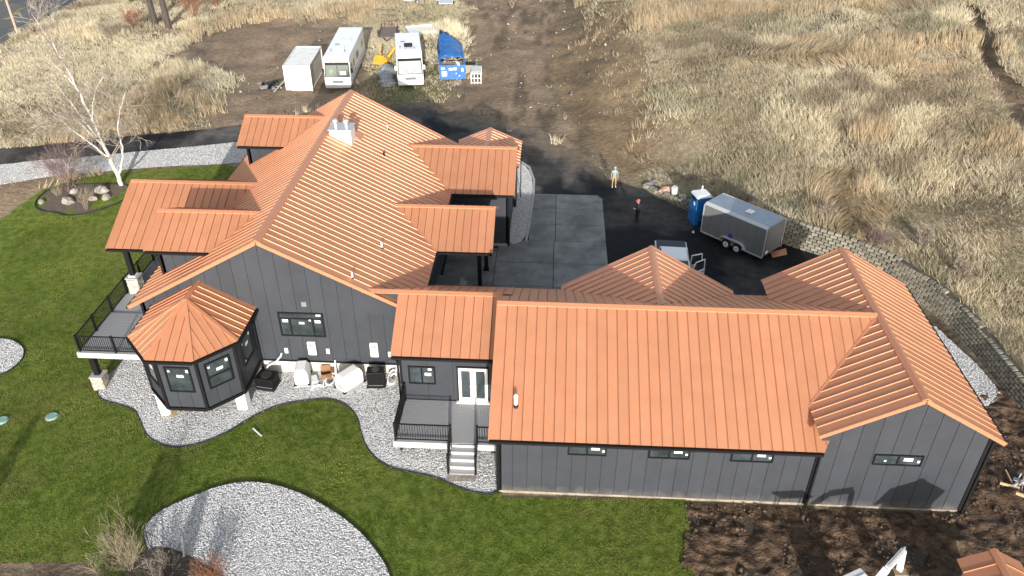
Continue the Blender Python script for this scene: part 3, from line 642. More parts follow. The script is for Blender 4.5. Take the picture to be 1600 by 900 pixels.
# --- dormers and porch gables whose ridges run sideways
def cross(x_in_r, x_out, x_in_e, yr_, zr_, ye, ze, rear=True, ov=.0):
    s_ = 1 if x_out > x_in_r else -1
    slope([(x_in_e, ye, ze), (x_out, ye, ze), (x_out, yr_, zr_), (x_in_r, yr_, zr_)], X)
    yb_ = 2*yr_-ye; slope([(x_in_e, yb_, ze), (x_out, yb_, ze), (x_out, yr_, zr_), (x_in_r, yr_, zr_)], X, parts=False)
    cap((x_in_r-s_*.15, yr_, zr_), (x_out, yr_, zr_), w=.15)
    trim((x_out, ye, ze), (x_out, yr_, zr_), .07, .17, dz=-.05); trim((x_out, yb_, ze), (x_out, yr_, zr_), .07, .17, dz=-.05)
    gutter((x_in_e, ye, ze), (x_out, ye, ze), (0, -1, 0))
    return yb_
RR = lambda z: XP+(HP-z)/KR      # x on the right main slope at height z
RL = lambda z: XP-(HP-z)/KL
# D: right room wing
cross(RR(5.78)-.3, -.36, RR(4.2)-.3, 23.57, 5.78, 20.0, 4.2)
wall([(WR, 20.95, 0), (-.75, 20.95, 0), (-.75, 20.95, 4.3), (WR, 20.95, 4.3)], X, (0, -1, 0), 1.0)
wall([(-.75, 20.95, 0), (-.75, 26.2, 0), (-.75, 26.2, 4.3), (-.75, 23.57, 5.55), (-.75, 20.95, 4.3)], Y, (1, 0, 0), .9)
black(-.82, -.68, 20.88, 21.0, .02, 4.2); black(WR, -.75, 20.90, 20.96, -.2, .2, 'foundation', CONCL)
# E: entry porch
cross(RR(5.55)-.3, -1.2, RR(4.2)-.3, 15.82, 5.55, 13.13, 4.2)
wall([(-1.5, 13.5, 4.1), (-1.5, 18.1, 4.1), (-1.5, 15.82, 5.3)], Y, (1, 0, 0), panels=False)
def post(x, y, z0, z1, w=.22, name='porch_post'):
    m = MB(); m.box(x-w/2, x+w/2, y-w/2, y+w/2, z0, z1); m.box(x-w/2-.05, x+w/2+.05, y-w/2-.05, y+w/2+.05, z0, z0+.12); m.build(name, BLACK, HOUSE)
post(-1.95, 13.7, .1, 4.2); post(-1.95, 17.9, .1, 4.2)
black(-4.7, -1.45, 13.6, 13.82, 3.95, 4.2, 'porch_beam', SOFFIT); black(-2.05, -1.83, 13.8, 17.8, 3.95, 4.18, 'porch_beam', SOFFIT)
# rounded entry steps
for k in range(3):
    m = MB(); x1 = -3.75+.42*(2-k)*.9+.4; pts = [(WR, 11.0), (x1-.1, 11.0)]
    yb_ = 16.4-.0*k
    for a in np.linspace(-.05, .5, 7): pts.append((x1-.5+.5*math.cos(a*math.pi), yb_-.5+.55*math.sin(a*math.pi)))
    pts.append((WR, yb_+.05)); m.prism([(a, b, .05+.0*k) for a, b in pts], (0, 0, .16*(k+1))); m.build('entry_step', CONCL if k == 1 else mat('step_concrete', (.20, .20, .195), rough=.8, col2=(.15, .15, .15), scale=2), HOUSE)
# B, C: left dormers; A: left porch
cross(RL(7.42)+.3, -18.03, RL(6.33)+.3, 11.1, 7.42, 8.85, 6.33)
wall([(-17.6, 9.3, 4.2), (-13.6, 9.3, 6.4), (-13.6, 9.3, 6.5), (-17.6, 9.3, 6.5)], X, (0, -1, 0), .72)
wall([(-17.6, 9.3, 4.0), (-17.6, 12.9, 4.0), (-17.6, 12.9, 6.4), (-17.6, 11.1, 7.2), (-17.6, 9.3, 6.4)], Y, (-1, 0, 0), .8)
black(-17.66, -17.54, 9.24, 9.36, 4.5, 6.35)
cross(RL(7.45)+.3, -17.8, RL(6.3)+.3, 23.89, 7.45, 21.67, 6.3)
wall([(-17.35, 22.1, 4.2), (-13.6, 22.1, 6.3), (-13.6, 22.1, 6.45), (-17.35, 22.1, 6.45)], X, (0, -1, 0), .72)
wall([(-17.35, 22.1, 4.0), (-17.35, 25.7, 4.0), (-17.35, 25.7, 6.4), (-17.35, 23.9, 7.2), (-17.35, 22.1, 6.4)], Y, (-1, 0, 0), .8)
black(-17.41, -17.29, 22.04, 22.16, 4.6, 6.3)
AY, AZ = 16.73, 6.2
cross(RL(6.2)+.3, -22.3, RL(4.2)+.3, AY, AZ, 12.44, 4.19)
wall([(-22.0, 13.1, 4.1), (-22.0, 20.3, 4.1), (-22.0, AY, 5.95)], Y, (-1, 0, 0), panels=False)
black(-22.0, -18.2, 13.0, 13.25, 3.85, 4.1, 'porch_beam', SOFFIT); black(-21.95, -21.7, 13.3, 20.4, 3.85, 4.08, 'porch_beam', SOFFIT)
# small valley flashings
for a, b in (((RL(7.42), 11.1, 7.42), (RL(6.33), 8.85, 6.33)), ((RL(6.2), AY, AZ), (RL(4.2), 12.44, 4.2)), ((RR(5.78), 23.57, 5.78), (RR(4.2), 20.0, 4.2)), ((RR(5.55), 15.82, 5.55), (RR(4.2), 13.13, 4.2)), ((RL(7.45), 23.89, 7.45), (RL(6.3), 21.67, 6.3))):
    trim(Vector(a)+Vector((0, 0, .04)), Vector(b)+Vector((0, 0, .04)), .09, .03, name='valley_trim')
# F: rear gable behind the right wing
FX, FZ = -2.42, 5.2
slope([(FX, 24, FZ), (FX-2.2, 24, FZ-.95), (FX-2.2, 28.1, FZ-.95), (FX, 28.1, FZ)], Y); slope([(FX, 24, FZ), (FX+2.2, 24, FZ-.95), (FX+2.2, 28.1, FZ-.95), (FX, 28.1, FZ)], Y)
cap((FX, 24, FZ), (FX, 28.11, FZ), k=.43)
for s_ in (-1, 1): trim((FX, 28.1, FZ), (FX+2.2*s_, 28.1, FZ-.95), .07, .17, dz=-.05)
wall([(FX-1.9, 27.7, 0), (FX+1.9, 27.7, 0), (FX+1.9, 27.7, 4.25), (FX, 27.7, 5.0), (FX-1.9, 27.7, 4.25)], X, (0, 1, 0), panels=False)
wall([(FX+1.9, 26.2, 0), (FX+1.9, 27.7, 0), (FX+1.9, 27.7, 4.25), (FX+1.9, 26.2, 4.25)], Y, (1, 0, 0), panels=False)
spout((-.28, 28.0, 4.2), (-.28, 27.8, .05), .07)
# --- bay with half-octagon roof
BX, BZ, BB = -15.03, 4.0, .82; RZ = 5.47; apex = (BX, 6.02, RZ)
ev = [(BX-2.6, 7.62, BZ), (BX-2.6, 4.9, BZ), (BX-1.07, 3.28, BZ), (BX+1.07, 3.28, BZ), (BX+2.6, 4.9, BZ), (BX+2.6, 7.62, BZ)]
rw = (BX, 7.62, RZ)
BM = COPPER
slope([ev[0], ev[1], apex, rw], Y, spacing=.4, deck=.1); slope([ev[4], ev[5], rw, apex], Y, spacing=.4, deck=.1)
for i in (1, 2, 3): slope([ev[i], ev[i+1], apex], Vector(ev[i+1])-Vector(ev[i]), spacing=.4, deck=.1)
for i in (1, 2, 3, 4):
    a = Vector(apex)+Vector((0, 0, .045)); b = Vector(ev[i])+Vector((0, 0, .045)); m = MB(); m.bar(a, b, .17, .05); m.build('hip_cap', COPTRIM, HOUSE)
cap(rw, (BX, 5.95, RZ), w=.14)
for i in range(5):
    a, b = Vector(ev[i]), Vector(ev[i+1]); out = (b-a).cross(Vector((0, 0, 1))).normalized()
    if out.dot((a+b)/2-Vector((BX, 6, BZ))) < 0: out = -out
    gutter(a, b, out)
wv = [(BX-2.28, 7.58), (BX-2.28, 5.05), (BX-.95, 3.74), (BX+.95, 3.74), (BX+2.28, 5.05), (BX+2.28, 7.58)]
for i in range(5):
    a, b = wv[i], wv[i+1]; d = Vector((b[0]-a[0], b[1]-a[1], 0)); out = Vector((d.y, -d.x, 0)).normalized()
    if out.dot(Vector(((a[0]+b[0])/2-BX, (a[1]+b[1])/2-6, 0))) < 0: out = -out
    wall([(*a, BB), (*b, BB), (*b, BZ+.05), (*a, BZ+.05)], d, out, .64, th=.12)
    c = ((a[0]+b[0])/2, (a[1]+b[1])/2, 2.55); L_ = d.length
    st = ((.72, .66, .12, .16), (.1, .25, .32, .15), (-.7, .62, .1, .1))
    window(c, d, out, 1.22 if i in (1, 2, 3) else 1.3, 1.5, (1,), stickers=st, fr=.08, transom=.0 if i == 2 else (.5 if i == 3 else 0))
    m = MB(); m.bar((*a, BB-.06), (*b, BB-.06), .2, .16); m.build('base_trim', BLACK, HOUSE)
for i in range(1, 5):
    m = MB(); m.box(wv[i][0]-.07, wv[i][0]+.07, wv[i][1]-.07, wv[i][1]+.07, BB-.1, BZ-.03); m.build('corner_trim', BLACK, HOUSE)
m = MB(); m.prism([(x*.96+BX*.04, y+.05, BB-.1) for x, y in wv], (0, 0, .08)); m.build('bay_floor', SOFFIT, HOUSE)
for x, y in ((BX-2.0, 5.2), (BX+2.05, 5.15), (BX-1.0, 4.1)):
    if x == BX-1.0: continue
    m = MB(); z0 = tz1(x, y)-.2; m.box(x-.26, x+.26, y-.26, y+.26, z0, BB-.1); m.build('bay_pier', WHITE, HOUSE, bevel=.02)
spout((BX+2.55, 7.3, BZ-.1), (BX+2.36, 7.45, BZ-.5)); spout((BX+2.36, 7.45, BZ-.5), (BX+2.36, 7.45, .1))
# ------------------------------------------------------------------ decks, piers, retaining wall
def stone_pier(parent, x, y, z0, z1, w):
    m = MB(); m.box(x-w/2+.05, x+w/2-.05, y-w/2+.05, y+w/2-.05, z0, z1-.08); core = m.build('pier', JOINT, parent)
    z = z0
    while z < z1-.1:
        h = min(random.uniform(.12, .2), z1-.08-z)
        if h < .05: break
        for s_ in range(4):
            t = -w/2
            while t < w/2-.02:
                l = min(random.uniform(.18, .34), w/2-t)
                if w/2-t-l < .1: l = w/2-t
                d = random.uniform(.0, .035); m = MB(); g = .006
                a0, a1, b0, b1 = t+g, t+l-g, w/2-.06, w/2+d
                if s_ == 0: m.box(x+a0, x+a1, y-b1, y-b0, z+g, z+h-g)
                elif s_ == 1: m.box(x+b0, x+b1, y+a0, y+a1, z+g, z+h-g)
                elif s_ == 2: m.box(x+a0, x+a1, y+b0, y+b1, z+g, z+h-g)
                else: m.box(x-b1, x-b0, y+a0, y+a1, z+g, z+h-g)
                m.build('stone', STONEA, core); t += l
        z += h
    m = MB(); m.box(x-w/2-.05, x+w/2+.05, y-w/2-.05, y+w/2+.05, z1-.08, z1); m.build('pier_cap', CONCL, parent, bevel=.015)
def rail(parent, pts, z, h=1.0, gap=.11):
    b = MB()
    for a, c in zip(pts[:-1], pts[1:]):
        a = Vector((*a, z)); c = Vector((*c, z)); L_ = (c-a).length
        for hh, w_ in ((h, .06), (.1, .045)):
            m = MB(); m.bar(a+Vector((0, 0, hh)), c+Vector((0, 0, hh)), w_, .045); m.build('top_rail' if hh > .5 else 'bottom_rail', BLACK, parent)
        k = int(L_/gap)
        for i in range(1, k):
            p = a.lerp(c, i/k); b.box(p.x-.011, p.x+.011, p.y-.011, p.y+.011, z+.1, z+h)
        n = max(1, round(L_/1.9))
        for i in range(n+1):
            if i == n and c != Vector((*pts[-1], z)): continue
            p = a.lerp(c, i/n); m = MB(); m.box(p.x-.045, p.x+.045, p.y-.045, p.y+.045, z, z+h+.08); m.build('rail_post', BLACK, parent)
    b.build('balusters', BLACK, parent, fix=False, kind='stuff')
def boards(parent, x0, x1, y0, y1, z, along='x', w=.14):
    m = MB()
    if along == 'x':
        n = round((y1-y0)/w)
        for i in range(n): m.box(x0, x1, y0+(y1-y0)*i/n+.006, y0+(y1-y0)*(i+1)/n-.006, z-.03, z)
    else:
        n = round((x1-x0)/w)
        for i in range(n): m.box(x0+(x1-x0)*i/n+.006, x0+(x1-x0)*(i+1)/n-.006, y0, y1, z-.03, z)
    m.build('deck_boards', DECKM, parent, kind='stuff')
def fb(parent, name, mat_, *b):
    m = MB(); m.box(*b); return m.build(name, mat_, parent)
# raised deck on the left
DK = thing('raised_deck', 'raised grey deck with black railing and stone pier posts beside the lawn', 'deck', (0, 0, 0))
boards(DK, -22.3, -18.25, 7.45, 22.0, .9, 'x')
fb(DK, 'joist_frame', SOFFIT, -22.25, -18.3, 7.5, 21.9, .66, .865)
fb(DK, 'fascia', DECKF, -22.36, -18.2, 7.40, 7.445, .58, .9); fb(DK, 'fascia', DECKF, -22.36, -22.305, 7.445, 22.0, .58, .9)
rail(DK, [(-18.4, 7.52), (-22.22, 7.52), (-22.22, 21.9)], .9)
for y in (7.85, 14.0, 20.2):
    z0 = tz1(-21.95, y)-.1; stone_pier(DK, -21.95, y, z0, -.85, .62)
    m = MB(); m.box(-22.09, -21.81, y-.14, y+.14, -.85, .66); m.build('support_post', BLACK, DK)
for y in (13.2, 20.2):
    stone_pier(DK, -21.72, y, .9, 1.95, .62); m = MB(); m.box(-21.85, -21.59, y-.13, y+.13, 1.95, 3.87); m.build('porch_post', BLACK, DK)
    m = MB(); m.box(-21.92, -21.52, y-.2, y+.2, 1.95, 2.03); m.build('post_base', WPLAST, DK)
fb(DK, 'outdoor_step', SOFFIT, -19.3, -18.3, 13.4, 15.6, .9, 1.05)
# small deck with steps at the french doors
D2 = thing('entry_deck', 'small grey deck with black railing and steps before the white french doors', 'deck', (0, 0, 0))
boards(D2, -4.82, -.14, 1.98, 4.8, .9, 'x')
fb(D2, 'joist_frame', SOFFIT, -4.78, -.16, 2.05, 4.8, .5, .865)
fb(D2, 'fascia', DECKF, -4.86, -2.26, 1.93, 1.975, .56, .9); fb(D2, 'fascia', DECKF, -1.06, -.14, 1.93, 1.975, .56, .9); fb(D2, 'fascia', DECKF, -4.865, -4.825, 1.98, 4.8, .56, .9)
for x in (-4.6, -2.4, -.4): fb(D2, 'support_post', SOFFIT, x-.07, x+.07, 2.2, 2.34, -.2, .52)
rail(D2, [(-4.76, 4.7), (-4.76, 2.03), (-2.26, 2.03)], .9); rail(D2, [(-1.06, 2.03), (-.16, 2.03)], .9)
for i in range(4):
    y1 = 1.93-.27*i; z = .9-.18*(i+1)+.0
    fb(D2, 'stair_tread', DECKM, -2.22, -1.1, y1-.29, y1, z-.035, z); fb(D2, 'stair_riser', DECKF, -2.2, -1.12, y1-.012, y1+.012, z, z+.143)
fb(D2, 'stair_riser', DECKF, -2.2, -1.12, .845, .865, .02, .145)
fb(D2, 'stair_footing', CREAM, -2.28, -1.04, .45, .84, -.1, .125)
for x in (-2.27, -1.05):
    m = MB(); m.bar((x, 2.0, 1.9), (x, .92, 1.18), .05, .05); m.bar((x, 2.0, 1.05), (x, .92, .33), .04, .04)
    m.build('stair_rail', BLACK, D2); fb(D2, 'stair_post', BLACK, x-.045, x+.045, .86, .95, .12, 1.25)
    b = MB()
    for k in range(1, 9):
        y = 2.0-k*.12; b.box(x-.011, x+.011, y-.011, y+.011, 1.05-k*.08, 1.9-k*.08)
    b.build('balusters', BLACK, D2, kind='stuff')
# retaining wall of staggered blocks
BLK = mat('retaining_block', (.31, .285, .22), rough=.92, col2=(.14, .125, .095), scale=5, objvar=.28, bump=.7, bscale=22)
RW = thing('retaining_wall', 'long curved retaining wall of staggered tan blocks below the grass hill', 'retaining wall')
wp = np.array(WALLP)[1:-1]; seg = np.hypot(np.diff(wp[:, 0]), np.diff(wp[:, 1])); cs = np.concatenate([[0], np.cumsum(seg)])
def wat(s):
    x = np.interp(s, cs, wp[:, 0]); y = np.interp(s, cs, wp[:, 1]); h = np.interp(s, cs, wp[:, 2])
    x2 = np.interp(s+.4, cs, wp[:, 0]); y2 = np.interp(s+.4, cs, wp[:, 1]); x1 = np.interp(s-.4, cs, wp[:, 0]); y1 = np.interp(s-.4, cs, wp[:, 1])
    return x, y, h, math.atan2(y2-y1, x2-x1)
bm_ = MB(); bw, bh = .39, .19
bm_.prism([(-bw/2, 0, 0), (bw/2, 0, 0), (bw/2*.8, .3, 0), (-bw/2*.8, .3, 0)], (0, 0, bh-.012))
tmp = bm_.build('block_shape', BLK, None, bevel=.02); bme = tmp.data; bpy.data.objects.remove(tmp)
blocks = []; core = MB(); st = .46
for c in range(0, 9):
    s = .1+(st/2 if c % 2 else 0)
    while s < cs[-1]:
        x, y, h, a = wat(s)
        if (c+.6)*bh <= h+.05:
            off = .045*c; nxv, nyv = -math.sin(a), math.cos(a)
            blocks.append((x+nxv*off, y+nyv*off, c*bh-.03+tz1(x-nxv*.3, y-nyv*.3)*.0, a+random.uniform(-.06, .06)))
        s += st
ss = np.arange(0, cs[-1], .4)
prev = None
for s in ss:
    x, y, h, a = wat(s); n_ = Vector((-math.sin(a), math.cos(a), 0)); p = Vector((x, y, 0))
    cur = [p+n_*.12-Vector((0, 0, .2)), p+n_*.62-Vector((0, 0, .2)), p+n_*.75+Vector((0, 0, h-.05)), p+n_*(.08+.045*h/bh)+Vector((0, 0, h-.06))]
    if prev: core.hexa([prev[0], cur[0], cur[1], prev[1], prev[3], cur[3], cur[2], prev[2]])
    prev = cur
core.build('backfill', mat('wall_backfill', (.045, .042, .032), rough=.95, col2=(.09, .08, .06), scale=6), RW)
def seen(b):
    x, y = b[0], b[1]; return (16.8 < x and y > 7.5)
vis = [b for b in blocks if seen(b)]; oth = [b for b in blocks if not seen(b)]
vis.sort(key=lambda b: -b[1]+b[2]*2)
if len(vis) > 298: oth += vis[298:]; vis = vis[:298]
for b in vis:
    o = link('block', bme, RW); o.location = b[:3]; o.rotation_euler = (0, 0, b[3])
m = MB(); bv = np.array([v.co[:] for v in bme.vertices]); bf = [tuple(p.vertices) for p in bme.polygons]
for b in oth:
    R = np.array([[math.cos(b[3]), -math.sin(b[3])], [math.sin(b[3]), math.cos(b[3])]]); V = bv.copy(); V[:, :2] = bv[:, :2] @ R.T; V += np.array(b[:3]); m.add(V, bf)
m.build('far_blocks', BLK, RW, fix=False, kind='stuff')
# loose cap stones on the wall
for s in np.arange(.4, 3.6, .55):
    x, y, h, a = wat(s); n_ = (-math.sin(a), math.cos(a)); k = random.uniform(.3, .5)
def rock(name, loc, r, mat_, label, cat='rock', group=None, flat=.6, sub=2):
    bm = bmesh.new(); bmesh.ops.create_icosphere(bm, subdivisions=sub, radius=1)
    sd = random.random()*50
    for v in bm.verts:
        n = vnoise(np.array([v.co.x*1.7+sd]), np.array([v.co.y*1.7+v.co.z*2.3+sd]), 1.0)[0]
        v.co *= .72+.55*n; v.co.x *= r[0]; v.co.y *= r[1]; v.co.z *= r[2]
    me = bpy.data.meshes.new(name); bm.to_mesh(me); bm.free(); me.materials.append(mat_)
    return link(name, me, None, label, cat, group, None, loc, random.uniform(0, 6))
ROCK = mat('pale_boulder', (.42, .38, .33), rough=.9, col2=(.28, .25, .22), scale=3, bump=.6, bscale=9, objvar=.15)
for (u, v, a, l) in ((117, 302, .55, 'pale boulder beside the multi-stem bare shrub in the planting bed'), (107, 317, .85, 'largest pale boulder in the middle of the planting bed'), (160, 300, .85, 'long pale boulder near the birch trunk'), (167, 311, .6, 'rounded pale boulder below the long one near the birch'), (147, 313, .5, 'small grey boulder half sunk in the planting bed mulch'), (66, 318, .45, 'small pale boulder at the pointed end of the planting bed')):
    P = ground(u, v); rock('boulder', (P[0], P[1], P[2]+.15), (a*.75, a*.5, a*.42), ROCK, l, 'boulder', 'boulders in the planting bed')

# ------------------------------------------------------------------ things on the gravel beside the house
def gen(loc, rz, w, l, h, label):
    t = thing('standby_generator', label, 'generator', loc, rz); m = MB()
    m.hexa([(-w/2, -l/2, .1), (w/2, -l/2, .1), (w/2, l/2, .1), (-w/2, l/2, .1), (-w/2, -l/2, h*.72), (w/2, -l/2, h*.72), (w/2, l/2, h*.72), (-w/2, l/2, h*.72)])
    m.build('housing', WPLAST, t, bevel=.03)
    m = MB(); z = h*.725; m.hexa([(-w/2-.01, -l/2-.01, z), (w/2+.01, -l/2-.01, z), (w/2+.01, l/2+.01, z), (-w/2-.01, l/2+.01, z), (-w/2+.12, -l/2+.1, h), (w/2-.12, -l/2+.1, h), (w/2-.12, l/2-.1, h), (-w/2+.12, l/2-.1, h)]); m.build('lid', WPLAST, t, bevel=.025)
    m = MB(); m.box(-w/2-.05, w/2+.05, -l/2-.05, l/2+.05, .0, .1); m.build('base_pad', CONCL, t)
    for sx in (-1, 1):
        for sy in (-1, 1):
            m = MB(); m.box(sx*w/2-.07, sx*w/2+.07, sy*l/2-.07, sy*l/2+.07, .1, .16); m.build('corner_foot', BLACK, t)
    m = MB()
    for k in range(5): m.box(-w*.3, w*.3, -l/2-.008, -l/2-.002, .25+k*.06, .28+k*.06)
    m.build('louvre', GREYV, t)
gz = .08
gen((-10.42, 6.85, gz), rad(10), .68, 1.0, .98, 'white standby generator with its narrow end toward the lawn below the wide window')
gen((-7.95, 6.55, gz), rad(-38), .72, 1.25, .98, 'white standby generator set askew beside the black heat pump')
def heatpump(loc, rz, w, d, h, label):
    t = thing('heat_pump', label, 'heat pump', loc, rz); m = MB(); m.box(-w/2, w/2, -d/2, d/2, .06, h); m.build('casing', BLACK, t, bevel=.04)
    m = MB(); m.box(-w/2-.06, w/2+.06, -d/2-.06, d/2+.06, 0, .06); m.build('pad', mat('dark_pad', (.03, .03, .03), rough=.9), t)
    for k in range(7): m = MB(); m.box(-w/2+.06, w/2-.06, -d/2-.02, -d/2-.002, .18+k*h*.11, .2+k*h*.11); m.build('louvre', GREYV if k == 0 else BLACK, t)
    m = MB(); m.cyl((0, 0, h), min(w, d)*.36, .03, 16); m.build('fan_guard', mat('dark_grille', (.03, .03, .03), rough=.6), t)
heatpump((-6.62, 6.72, gz), rad(4), .85, .55, .98, 'upright black heat pump beside the coiled white hose')
heatpump((-12.2, 6.6, gz-.2), rad(-8), .95, .8, .7, 'low black heat pump tucked against the bay')
CARD = mat('cardboard', (.30, .155, .07), rough=.85, col2=(.22, .11, .05), scale=3)
t = thing('cardboard_box', 'torn open brown cardboard box on the gravel between the generators', 'box', (-9.3, 7.15, gz), rad(20))
m = MB(); m.box(-.25, .25, -.2, -.18, 0, .35); m.box(-.25, .25, .18, .2, 0, .35); m.box(-.25, -.23, -.18, .18, 0, .35); m.box(.23, .25, -.18, .18, 0, .35); m.box(-.23, .23, -.18, .18, 0, .02); m.build('carton', CARD, t)
for a, b, c, d in (((-.25, -.2, .35), (.25, -.2, .35), (.22, -.42, .30), (-.24, -.4, .26)), ((.25, -.18, .35), (.25, .18, .35), (.48, .16, .42), (.45, -.16, .46)), ((-.25, .2, .35), (.25, .2, .35), (.25, .35, .5), (-.22, .36, .52))):
    m = MB(); m.prism([a, b, c, d], (0, 0, .012)); m.build('flap', CARD, t)
def hose(pts, r, label, mat_=WPLAST):
    m = MB(); m.tube(pts, r, 8); m.build('white_hose', mat_, None, smooth=True, label=label, cat='hose', group='white hoses by the foundation')
hose([(-11.55, 7.5, 1.3), (-11.6, 7.4, 1.15), (-11.9, 7.35, .8), (-12.3, 7.3, .6), (-12.55, 7.2, .2), (-12.55, 7.1, .12)], .045, 'white hose bundle hanging down the foundation beside the bay corner')
sp = [(-8.85, 7.5, .95), (-8.85, 7.4, .6)]
for k in range(22):
    a = k/21*3.4*math.pi; sp.append((-8.95+.22*math.cos(a)-.008*k, 6.9+.42*math.sin(a)-.01*k, .16+.012*(21-k)*.4))
sp += [(-9.45, 6.5, .13), (-9.75, 6.4, .12), (-9.8, 6.1, .11)]
hose(sp, .045, 'white hose looped in a coil on the gravel between the two generators')
sp = [(-5.62, 7.5, .95), (-5.65, 7.35, .7), (-5.7, 7.2, .5)]
for k in range(20):
    a = k/19*2*math.pi*1.6; sp.append((-5.85+.2*math.cos(a), 6.95+.5*math.sin(a), .55-.02*k))
hose(sp, .055, 'white hose coil hanging by the link wall corner')
m = MB(); m.box(-.18, .18, -.35, .35, 0, .05); m.box(-.1, .2, -.1, .45, .05, .09); m.build('packing_foam', WPLAST, None, label='torn white packing foam on the gravel beside the brown box', cat='packaging', loc=(-9.85, 6.75, gz), rz=.4)
P = ground(403, 678); m = MB(); m.bar((-.3, .25, .06), (.27, -.24, .06), .06, .04); m.build('white_stake', WPLAST, None, label='short white board lying on the lawn', cat='board', loc=(P[0], P[1], P[2]+.05))
P = ground(278, 645); m = MB(); m.bar((.1, .45, .05), (-.2, -.45, .02), .2, .05); m.build('plank', WOODM, None, label='short raw wood plank on the gravel under the bay', cat='plank', loc=(P[0], P[1], P[2]+.1))
GREEN = mat('septic_lid_green', (.13, .31, .24), rough=.6, col2=(.27, .40, .34), scale=3)
for (u, v, l) in ((82, 653, 'faded green round septic lid in the lawn'), (4, 659, 'bright green round septic lid in the lawn')):
    P = ground(u, v); t = thing('septic_lid', l, 'lid', (P[0], P[1], P[2]+.05)); m = MB(); m.cyl((0, 0, -.1), .33, .14, 24); m.build('riser_ring', CONCL if u > 20 else GREEN, t); m = MB(); m.cyl((0, 0, .04), .29, .05, 24, .27); m.build('cover', GREEN, t)
    m = MB()
    for k in range(6): m.cyl((.23*math.cos(k*1.047), .23*math.sin(k*1.047), .09), .025, .015, 6)
    m.build('bolts', STEEL, t)

# ------------------------------------------------------------------ vehicles and site things
def wheel(parent, x, y, z, r, w, rim=None, name='wheel', axis='x'):
    m = MB(); d = Vector((w/2, 0, 0)) if axis == 'x' else Vector((0, w/2, 0)); c = Vector((x, y, z))
    m.tube([c-d, c-d*.8, c+d*.8, c+d], [r*.9, r, r, r*.9], 18); o = m.build(name, RUBBER, parent)
    m = MB(); m.tube([c-d*1.04, c+d*1.04], [r*.58, r*.58], 14); m.build('rim', rim or STEEL, o)
    m = MB(); m.tube([c-d*1.1, c+d*1.1], [r*.2, r*.2], 8); m.build('hub', GREYV, o)
def G(x, y): return (x, y, tz1(x, y))
CONTW = mat('container_white', (.82, .81, .77), rough=.55, col2=(.62, .58, .5), scale=1.2, lo=.5, hi=.75)
CONTT = mat('container_cream', (.56, .53, .45), rough=.6, col2=(.47, .43, .35), scale=1.5)
t = thing('shipping_container', 'white shipping container with closed double doors beside the parked motorhome', 'shipping container', G(-23.35, 54.4), rad(4))
m = MB(); m.box(-1.2, 1.2, -3.0, 3.0, .15, 2.5); m.build('box', CONTW, t)
for s_ in (-1, 1):
    m = MB()
    for k in range(20): y = -2.85+k*.3; m.hexa([(s_*1.2, y, .2), (s_*1.2, y+.2, .2), (s_*1.235, y+.16, .2), (s_*1.235, y+.04, .2), (s_*1.2, y, 2.45), (s_*1.2, y+.2, 2.45), (s_*1.235, y+.16, 2.45), (s_*1.235, y+.04, 2.45)])
    m.build('corrugated_side', CONTT, t)
    m = MB(); m.box(min(0, s_*1.16)+.02*(s_ > 0), max(0, s_*1.16)-.02*(s_ < 0), -3.06, -3.0, .22, 2.42); dr = m.build('door', CONTW, t)
    for q in (.3, .8): m = MB(); m.tube([(s_*q, -3.1, .15), (s_*q, -3.1, 2.5)], .022, 6); m.build('lock_rod', CONTT, dr)
    m = MB(); m.box(s_*.55-.12, s_*.55+.12, -3.075, -3.06, 1.0, 1.05); m.build('handle', STEEL, dr)
m = MB()
for sx in (-1, 1):
    for sy in (-1, 1): m.box(sx*1.22-.09, sx*1.22+.09, sy*3.03-.09, sy*3.03+.09, .03, 2.58)
m.box(-1.2, 1.2, -3.09, -2.97, 2.45, 2.585); m.box(-1.2, 1.2, -3.09, -2.97, .05, .2); m.box(-1.2, 1.2, 2.97, 3.09, 2.45, 2.585)
for sx in (-1, 1): m.box(sx*1.25-.05, sx*1.25+.05, -3, 3, 2.47, 2.58); m.box(sx*1.25-.05, sx*1.25+.05, -3, 3, .05, .2)
m.build('corner_frame', CONTW, t)
m = MB(); m.box(-1.18, 1.18, -2.95, 2.95, 2.5, 2.55); m.build('roof', CONTW, t)
m = MB(); m.box(-1.0, -.75, -3.072, -3.062, 2.05, 2.25); m.box(-1.0, -.8, -3.072, -3.062, 1.6, 1.63); m.build('marking', GREYV, t)

